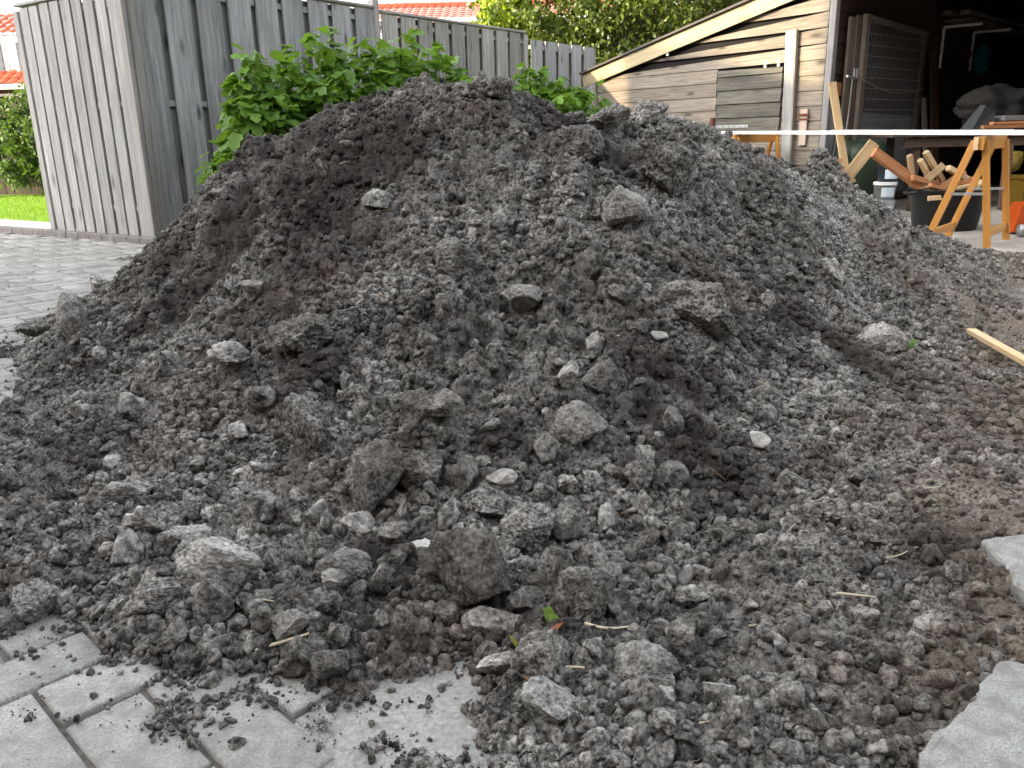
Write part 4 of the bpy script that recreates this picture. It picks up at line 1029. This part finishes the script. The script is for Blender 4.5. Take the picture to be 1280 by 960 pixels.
# wire-mesh door leaning on the inner wall
md = empty('mesh_door', IN(1.1, 0, .2), 'tall wooden-framed wire mesh door standing against the inner shed wall', 'door')
def MD(t, z, o=.16): return IN(t, z, o)
m_frame = wood('door_frame_wood', (.10, .082, .062), (.20, .165, .13), knots=.3)
fr = MB(); fr.beam(MD(.44, .02), MD(.44, 1.93), .09, .05, up=ni); fr.beam(MD(1.92, .02), MD(1.92, 1.83), .07, .05, up=ni); fr.beam(MD(.40, 1.93), MD(1.96, 1.85), .05, .05); fr.beam(MD(.42, .06), MD(1.9, .06), .05, .07); fr.build('frame', m_frame, md)
fr = MB(); fr.beam(MD(.5, .86, .12), MD(1.85, .82, .12), .01, .55 * 2); fr.V[-1][:, 2] -= .42; fr.build('lower_panel', plain('grey_panel', (.20, .195, .19), .8), md)
wm = MB()
for k in range(34):
    t = .5 + k * .0405; wm.tube([MD(t, .1, .18), MD(t, 1.90 - (t - .44) * .05, .18)], .0022, 4)
for k in range(17):
    z = .15 + k * .108; wm.tube([MD(.48, z, .18), MD(1.88, z, .18)], .0022, 4)
wm.build('wire_mesh', m_galv, md)
# boards between corner and door, latch and rope
ob = empty('door_post', IN(.3, 0, .1), 'pair of narrow upright boards with an iron latch left of the mesh door', 'post')
b = MB(); b.beam(IN(.24, 0, .1), IN(.24, 1.92, .1), .10, .03, up=ni); b.beam(IN(.345, 0, .12), IN(.345, 1.94, .12), .09, .03, up=ni); b.build('boards', m_frame, ob)
b = MB(); b.tube([IN(.10, 1.34, .17), IN(.36, 1.32, .17)], .010, 8); b.tube([IN(.22, 1.32, .17), IN(.22, .95, .16), IN(.19, .75, .16)], .007, 6); b.tube([IN(.24, 1.32, .17), IN(.245, 1.42, .17)], .009, 6); b.tube([IN(.30, 1.32, .17), IN(.305, 1.42, .17)], .009, 6); b.build('latch', m_galv, ob)
rp_ = MB(); rp_.tube([IN(.36 + k * .155, 1.31 - .09 * math.sin(math.pi * min(k / 10, 1)) - k * .006, .215) for k in range(11)], .006, 6)
tag(rp_.build('rope', plain('rope', (.30, .25, .19), .9), origin=IN(.36, 1.3, .2)), 'pale rope slung across the wire mesh door', 'rope')
b = MB(); b.beam(IN(.055, 1.22, .06), IN(.185, 1.22, .06), .03, .13, r=.4); tag(b.build('wood_block', m_redwood, origin=IN(.1, 1.2, .06)), 'orange-brown wooden block fixed beside the shed corner', 'block')
b = MB(); b.beam(IN(.10, .62, .10), IN(.22, .6, .10), .02, .42, r=.4); tag(b.build('board_offcut', plain('grey_board', (.14, .145, .15), .7), origin=IN(.1, .6, .1)), 'small grey board hanging under the orange-brown block', 'board')

# shelf on the inner wall, jacket, leaning panels
sf = empty('wall_shelf', IN(3.2, 1.9, .2), 'wall shelf of rough boards on two white brackets inside the shed', 'shelf')
b = MB(); b.beam(IN(2.5, 2.03, .28), IN(4.6, 2.0, .28), .30, .03, r=.3); b.beam(IN(2.45, 2.10, .36), IN(4.5, 2.06, .36), .1, .05, r=.8); b.beam(IN(2.3, 2.1, .22), IN(4.2, 2.08, .22), .09, .05, r=.6); b.build('boards', m_frame, sf)
for t in (2.75, 3.72):
    b = MB(); b.beam(IN(t, 1.52, .03), IN(t, 1.99, .03), .02, .03, up=ni); b.beam(IN(t, 1.99, .03), IN(t, 1.985, .46), .02, .03); b.build('bracket', m_white, sf)
b = MB(); b.beam(IN(2.42, .0, .3), IN(2.42, 1.70, .06), .19, .02, up=ni, r=.4); tag(b.build('plank', wood('brown_panel', (.12, .07, .04), (.19, .12, .07), knots=.1), origin=IN(2.4, 0, .3)), 'tall brown panel leaning right of the mesh door', 'plank')
b = MB(); b.beam(IN(2.16, .0, .3), IN(2.16, 1.16, .12), .11, .02, up=ni, r=.4); tag(b.build('plank', plain('greyish_white_board', (.40, .39, .39), .6), origin=IN(2.16, 0, .3)), 'short whitish board leaning between mesh door and brown panel', 'plank')
def blob(name, c, S, seed, mat, label, cat, rough=.25):
    V, F = ICO[4]; V = V.copy(); V *= (1 + rough * fbm(V * 1.6 + seed, 4, seed))[:, None] * np.array(S)[None]
    tag(link(name, np_mesh(name, V, F, mat, True), loc=c), label, cat)
blob('jacket', atY(1228, 74, 11.3), (.10, .06, .17), 3, plain('teal_cloth', (.0, .08, .10), .8), 'teal jacket hanging deep inside the dark shed', 'jacket', .3)
blob('cap', atY(1211, 68, 11.3), (.035, .03, .045), 4, plain('magenta_cloth', (.12, .006, .03), .8), 'small magenta cap hanging beside the teal jacket', 'cap', .3)

# work table behind the white board
wt = empty('work_table', atY(1190, 240, 8.0) * np.array([1, 1, 0]), 'dark work table crowded with boards and bags under the shed roof', 'table')
WY = 8.8
T0 = atY(1100, 172, WY); T1 = T0 + np.array([2.9, -.25, 0]); T0[2] = T1[2] = .74
b = MB(); b.beam(T0, T1, .75, .03, r=.3); b.build('table_top', m_inner, wt)
for q in (T0 + (.25, .3, 0), T0 + (.25, -.3, 0), T1 + (-.2, .3, 0), T1 + (-.2, -.3, 0)):
    b = MB(); b.beam((q[0], q[1], 0), (q[0], q[1], .725), .06, .06, up=(0, 1, 0)); b.build('leg', m_inner, wt)
b = MB(); b.beam(T0 + (.1, -.33, -.07), T1 + (-.1, -.33, -.07), .03, .09); b.build('apron', m_inner, wt)
def onT(u, dz=0): q = atY(u, 160, WY); return np.array([q[0], q[1], .755 + dz])
b = MB(); q = onT(1245, 0); b.beam(q + (-.20, .02, .05), q + (.45, -.02, .05), .35, .035, r=.2); b.beam(q + (-.12, .0, .085), q + (.5, .0, .09), .30, .025, r=.8); tag(b.build('board_stack', m_redwood, origin=q), 'stack of reddish brown boards lying on the work table at right', 'boards')
b = MB(); q = onT(1262, .118); b.beam(q + (-.12, 0, .015), q + (.35, 0, .01), .2, .05, r=.4); tag(b.build('tool_case', plain('grey_plastic', (.16, .165, .17), .4), origin=q), 'flat grey plastic case on top of the reddish boards', 'case')
q = onT(1222, 0)
b = MB(); b.add([q + (-.12, -.1, 0), q + (.12, -.1, 0), q + (.15, .12, 0), q + (-.14, .12, 0), q + (.02, -.06, .26), q + (.12, -.05, .2), q + (.13, .08, .2), q + (.03, .06, .27)], [(0, 1, 2, 3), (0, 1, 5, 4), (1, 2, 6, 5), (2, 3, 7, 6), (3, 0, 4, 7), (4, 5, 6, 7)]); 
tag(b.build('cement_bag', plain('grey_sack', (.035, .04, .04), .8, bump=.4), origin=q), 'slumped grey-green sack standing on the work table', 'sack')
blob('dust_sheet', onT(1262, .18) + np.array([.05, .35, .06]), (.36, .22, .20), 9, plain('dirty_cloth', (.014, .013, .012), .9), 'heap of dirty crumpled cloth behind the boards on the work table', 'cloth', .35)
b = MB(); q = onT(1212, 0); b.beam(q + (-.16, -.3, .015), q + (.24, -.33, .012), .09, .022, r=.9); tag(b.build('lath', m_white, origin=q), 'short white lath lying at the front of the work table', 'lath')
for i, (u, w_) in enumerate([(1150, .5), (1185, .35)]):
    b = MB(); q = onT(u, 0); b.beam(q + (-w_/2, -.2 + i*.1, .012), q + (w_/2, -.16, .012), .1, .02, r=.3 + i*.3)
    tag(b.build('lath', m_redwood, origin=q), ['longer reddish lath flat on the table behind the white board', 'shorter reddish lath flat on the table next to the white lath'][i], 'lath')

# long white board on trestles
wb = MB(); A = np.array([2.43, 9.35, .808]); Bq = np.array([3.50, 5.0, .757]); wb.beam(A, Bq, .20, .030, r=.5)
tag(wb.build('white_board', m_white, origin=A), 'long white board lying across the two orange trestles', 'board')
wb = MB(); A2 = np.array([3.35, 8.75, .80]); B2 = np.array([3.85, 6.0, .762]); wb.beam(A2, B2, .10, .02, r=.5)
tag(wb.build('white_lath', m_white, origin=A2), 'narrower white lath beside the long white board', 'board')
def trestle(name, N0, N1, spl, zt, label, group='folding trestles', skew=np.zeros(3)):
    """N0, N1: near and far end of the beam in plan; spl: half splay"""
    c = (N0 + N1) / 2; r = empty(name, (c[0], c[1], 0), label, 'trestle', group); up = np.array([0, 0, 1.0]); d = (N1 - N0) / np.linalg.norm(N1 - N0); 
    s = spl / np.linalg.norm(spl)
    for k, sg in enumerate((-1, 1)):
        bm_ = MB(); o_ = s * sg * .018; bm_.beam(N0 + o_ + up * (zt - .045) - d * .04, N1 + o_ + up * (zt - .045) + d * .04, .03, .085, r=.3 + .3*k); bm_.build('beam', m_varnish if k else m_pine, r)
        for E, e in ((N0, 0), (N1, 1)):
            l = MB(); l.beam(E + spl * sg + skew, E + o_ * 1.8 + up * (zt - .03), .045, .026, up=d, r=.2 + .3*e); l.build('leg', m_varnish, r)
        f0 = N0 + spl * sg * .86 + skew * .86 + up * zt * .14; f1 = N1 + spl * sg * .86 + skew * .86 + up * zt * .14
        cr = MB(); cr.beam(f0, f1, .022, .055, r=.5); cr.build('stretcher', m_varnish, r)
    for E in (N0, N1):
        g0 = E - spl * .5 + skew * .5 + up * zt * .5; g1 = E + spl * .5 + skew * .5 + up * zt * .5
        br = MB(); br.beam(g0 - d * .02, g1 - d * .02, .004, .018); br.tube([(g0 + g1)/2 - d * .03, (g0 + g1)/2 + d * .0], .012, 8); br.build('brace', m_galv, r)
    return r
trestle('trestle', np.array([3.155, 5.70, 0]), np.array([3.56, 6.17, 0]), np.array([.20, -.045, 0]), .745, 'nearest orange varnished folding trestle in front of the black tub', skew=np.array([-.08, 0, 0]))
trestle('trestle', np.array([2.42, 9.05, 0]), np.array([2.87, 9.20, 0]), np.array([.10, -.22, 0]), .79, 'smaller-looking trestle close to the shed wall behind the heap')

# black tub of offcuts
tc_ = np.array([3.62, 6.92, 0]); tb2 = empty('black_tub', tc_, 'large round black tub filled with wood offcuts', 'tub')
b = MB(); b.lathe(tc_, [(0, .0), (.235, .0), (.245, .02), (.285, .31), (.30, .315), (.30, .335), (.282, .335), (.278, .31), (.232, .03), (0, .03)], 40); b.build('tub', m_blackp, tb2, smooth=True)
for sg in (-1, 1):
    b = MB(); b.tube([tc_ + np.array([sg * .29, -.08, .31]), tc_ + np.array([sg * .335, -.05, .30]), tc_ + np.array([sg * .335, .05, .30]), tc_ + np.array([sg * .29, .08, .31])], .013, 8); b.build('handle', m_blackp, tb2)
random.seed(77)
OFF = [(1092, 190, 1150, 232, .085, .05, 'r', 'thick orange-brown batten sticking out of the black tub to the left'), (1137, 194, 1141, 232, .045, .03, 'p', 'short upright pale batten at the left side of the tub'),
       (1157, 190, 1178, 226, .045, .045, 'p', 'tallest pale square batten standing in the tub'), (1150, 200, 1164, 226, .04, .04, 'p', 'pale square batten just left of the tallest one'),
       (1180, 206, 1150, 232, .06, .03, 'p', 'pale batten lying across the middle of the tub'), (1175, 236, 1205, 214, .05, .03, 'r', 'reddish batten lying towards the trestle leg'),
       (1160, 240, 1175, 222, .03, .02, 'r', 'thin reddish stick in front of the tub heap'), (1185, 210, 1212, 226, .05, .04, 'p', 'pale block at the right of the tub heap'),
       (1195, 232, 1222, 222, .05, .035, 'r', 'reddish block at the right rim of the tub'), (1140, 222, 1176, 232, .05, .03, 'r', 'dark reddish slat at the left of the tub heap'), (1176, 232, 1214, 232, .06, .04, 'p', 'wide pale block at the front rim of the tub')]
for i, (u0, v0, u1, v1, w_, h_, mk, lab) in enumerate(OFF):
    Yd = 6.80 + .03 * (i % 4); a = atY(u0, v0, Yd - .06 * (i % 2)); c = atY(u1, v1, Yd + .04); b = MB(); b.beam(a, c, w_ * .9, h_, up=(0, -1, .3), r=random.random())
    tag(b.build('wood_offcut', m_pine if mk == 'p' else m_redwood, origin=a), lab, 'offcut', 'wood offcuts in the black tub')
for i in range(20):
    a = tc_ + np.array([random.uniform(-.2, .2), random.uniform(-.2, .15), random.uniform(.26, .38)]); q = random.uniform(0, 6.28); L = random.uniform(.12, .26)
    d_ = np.array([math.cos(q), math.sin(q) * .5, random.uniform(-.1, .35)]) * L
    b = MB(); b.beam(a - d_ / 2, a + d_ / 2, random.uniform(.03, .06), random.uniform(.02, .04), r=random.random())
    tag(b.build('wood_offcut', (m_pine, m_redwood)[i % 2], origin=a), 'short sawn offcut jumbled in the heap inside the black tub', 'offcut', 'jumbled offcuts in the black tub')

# paint buckets
bc_ = atY(1107, 240, 8.0); BL = ['topmost bucket of the stack, with a dark lid and a pale blue label', 'middle bucket of the stack, with a white rim', 'lowest white bucket of the stack']
zz = 0; m_label = plain('pale_label', (.55, .62, .68), .5); m_bucket = [plain('dark_blue_bucket', (.03, .045, .07), .4), plain('grey_white_bucket', (.30, .32, .33), .4), m_white]
for k in (2, 1, 0):
    hgt = .165; c = np.array([bc_[0] + random.uniform(-.012, .012), bc_[1], zz]); e = empty('paint_bucket', c, BL[k], 'bucket', 'stack of paint buckets')
    b = MB(); b.lathe(c, [(0, 0), (.088, 0), (.100, hgt - .02), (.104, hgt - .02)], 28); b.build('body', m_bucket[k], e, smooth=True)
    b = MB(); b.lathe(c, [(.106, hgt - .028), (.107, hgt - .004), (.10, hgt - .001), (0, hgt - .001)], 28); b.build('lid', [m_blackp, m_white, m_galv][k], e)
    V = []; 
    for i in range(9):
        a = rad(-130 + i * 9); V += [c + np.array([.099 * math.cos(a) * 1.0, .099 * math.sin(a), .03]), c + np.array([.1035 * math.cos(a), .1035 * math.sin(a), .115])]
    b = MB(); b.add(V, [(2*i, 2*i+2, 2*i+3, 2*i+1) for i in range(8)]); b.build('label', m_label, e); zz += hgt

# dark green bin and scrap wood by the corner
gb = empty('garden_bin', atY(1074, 230, 8.75) * np.array([1, 1, 0]), 'dark green round bin in the shade behind the scrap wood', 'bin')
c = np.array(gb.location); b = MB(); b.lathe(c, [(0, 0), (.22, 0), (.25, .55), (.235, .64), (.16, .70), (0, .715)], 30); b.build('body', plain('dark_green_plastic', (.02, .035, .02), .5), gb, smooth=True)
SCR = [(1040, 103, 1058, 222, 8.55, .075, .03, 'n', 'long pale lath leaning upright against the shed corner'), (1093, 178, 1040, 245, 8.2, .11, .03, 'n', 'olive-brown plank rising to the right in front of the green bin'),
       (1018, 215, 1052, 200, 8.3, .04, .04, 'r', 'rusty brown stick on top of the scrap pile by the corner'), (1022, 222, 1056, 212, 8.2, .06, .03, 'r', 'reddish slat in the scrap pile by the corner'), (1036, 232, 1062, 212, 8.1, .06, .04, 'n', 'light brown block in the scrap pile under the plank'),
       (1046, 236, 1068, 224, 8.05, .05, .04, 'n', 'light brown block at the right foot of the scrap pile'), (1012, 220, 1040, 208, 8.35, .03, .03, 'r', 'dark red rod at the left of the scrap pile'), (1058, 240, 1056, 222, 8.0, .05, .03, 'n', 'short upright end of pale wood below the plank')]
m_olive = wood('old_pine', (.33, .22, .11), (.50, .36, .20), knots=.3, var=.2)
for (u0, v0, u1, v1, Yd, w_, h_, mk, lab) in SCR:
    a = atY(u0, v0, Yd + (.15 if v0 < 150 else 0)); q = atY(u1, v1, Yd); 
    b = MB(); b.beam(a, q, w_, h_, up=(0, -1, .2), r=random.random()); tag(b.build('scrap_wood', m_olive if mk == 'n' else m_redwood, origin=q), lab, 'plank', 'scrap wood by the shed corner')

# things at the right border
b = MB(); q = gnd(1277, 296); b.tube([q + (-.04, -.02, .05), q + (.35, -.05, .05)], [.045, .05], 16); e = empty('power_tool', q, 'orange power tool with a grey nozzle lying at the right border', 'tool'); b.build('nozzle', plain('grey_metal', (.35, .36, .38), .35, .5), e, smooth=True)
b = MB(); b.prism([q + (-.0, .12, .02), q + (.3, .12, .02), q + (.3, .12, .24), q + (.05, .12, .24)], (0, .15, 0)); b.build('housing', plain('orange_plastic', (.45, .07, .01), .4), e)
q = atY(1272, 252, 8.2); e = empty('yellow_crate', (q[0], q[1], 0), 'yellow plastic crate standing in the dark behind the trestle', 'crate')
b = MB(); b.box((q[0] + .12, q[1], .17), (.34, .3, .30)); b.build('body', plain('yellow_plastic', (.10, .06, .006), .5), e)
b = MB(); b.box((q[0] + .12, q[1], .335), (.38, .34, .03)); b.build('rim', plain('yellow_plastic', (.10, .06, .006), .5), e)
blob('glove', atY(1266, 194, 7.9) * np.array([1, 1, 0]) + np.array([.02, 0, .50]), (.07, .05, .09), 12, plain('dark_yellow', (.12, .085, .01), .8), 'dull yellow bundle hanging behind the near trestle', 'bundle', .3)
b = MB(); b.beam(atY(1252, 262, 7.4), atY(1262, 180, 7.6), .07, .03, up=(0, -1, 0)); tag(b.build('plank', m_inner, origin=atY(1252, 262, 7.4)), 'dark upright plank in the shade behind the near trestle', 'plank')

# sheet of plywood and laths on the dirt
b = MB(); b.prism([gnd(1206, 335, .012), gnd(1232, 344, .012), gnd(1272, 318, .012), gnd(1240, 310, .012)], (0, 0, .012)); tag(b.build('plywood_sheet', wood('dusty_ply', (.26, .22, .18), (.36, .32, .27), knots=.1), origin=gnd(1240, 325)), 'dusty thin plywood sheet flat on the floor at the foot of the trestle', 'sheet')
a = gnd(1213, 418, .05); q = gnd(1290, 462, .05); z_ = float(max(hz(a[0], a[1]), hz(q[0], q[1]), .03)) + .02
a[2] = z_; q[2] = z_
b = MB(); b.beam(a, a + (q - a) * 1.35, .035, .018, r=.6); tag(b.build('pine_lath', m_pine, origin=a), 'pale pine lath lying on the brown dirt at the right', 'lath')
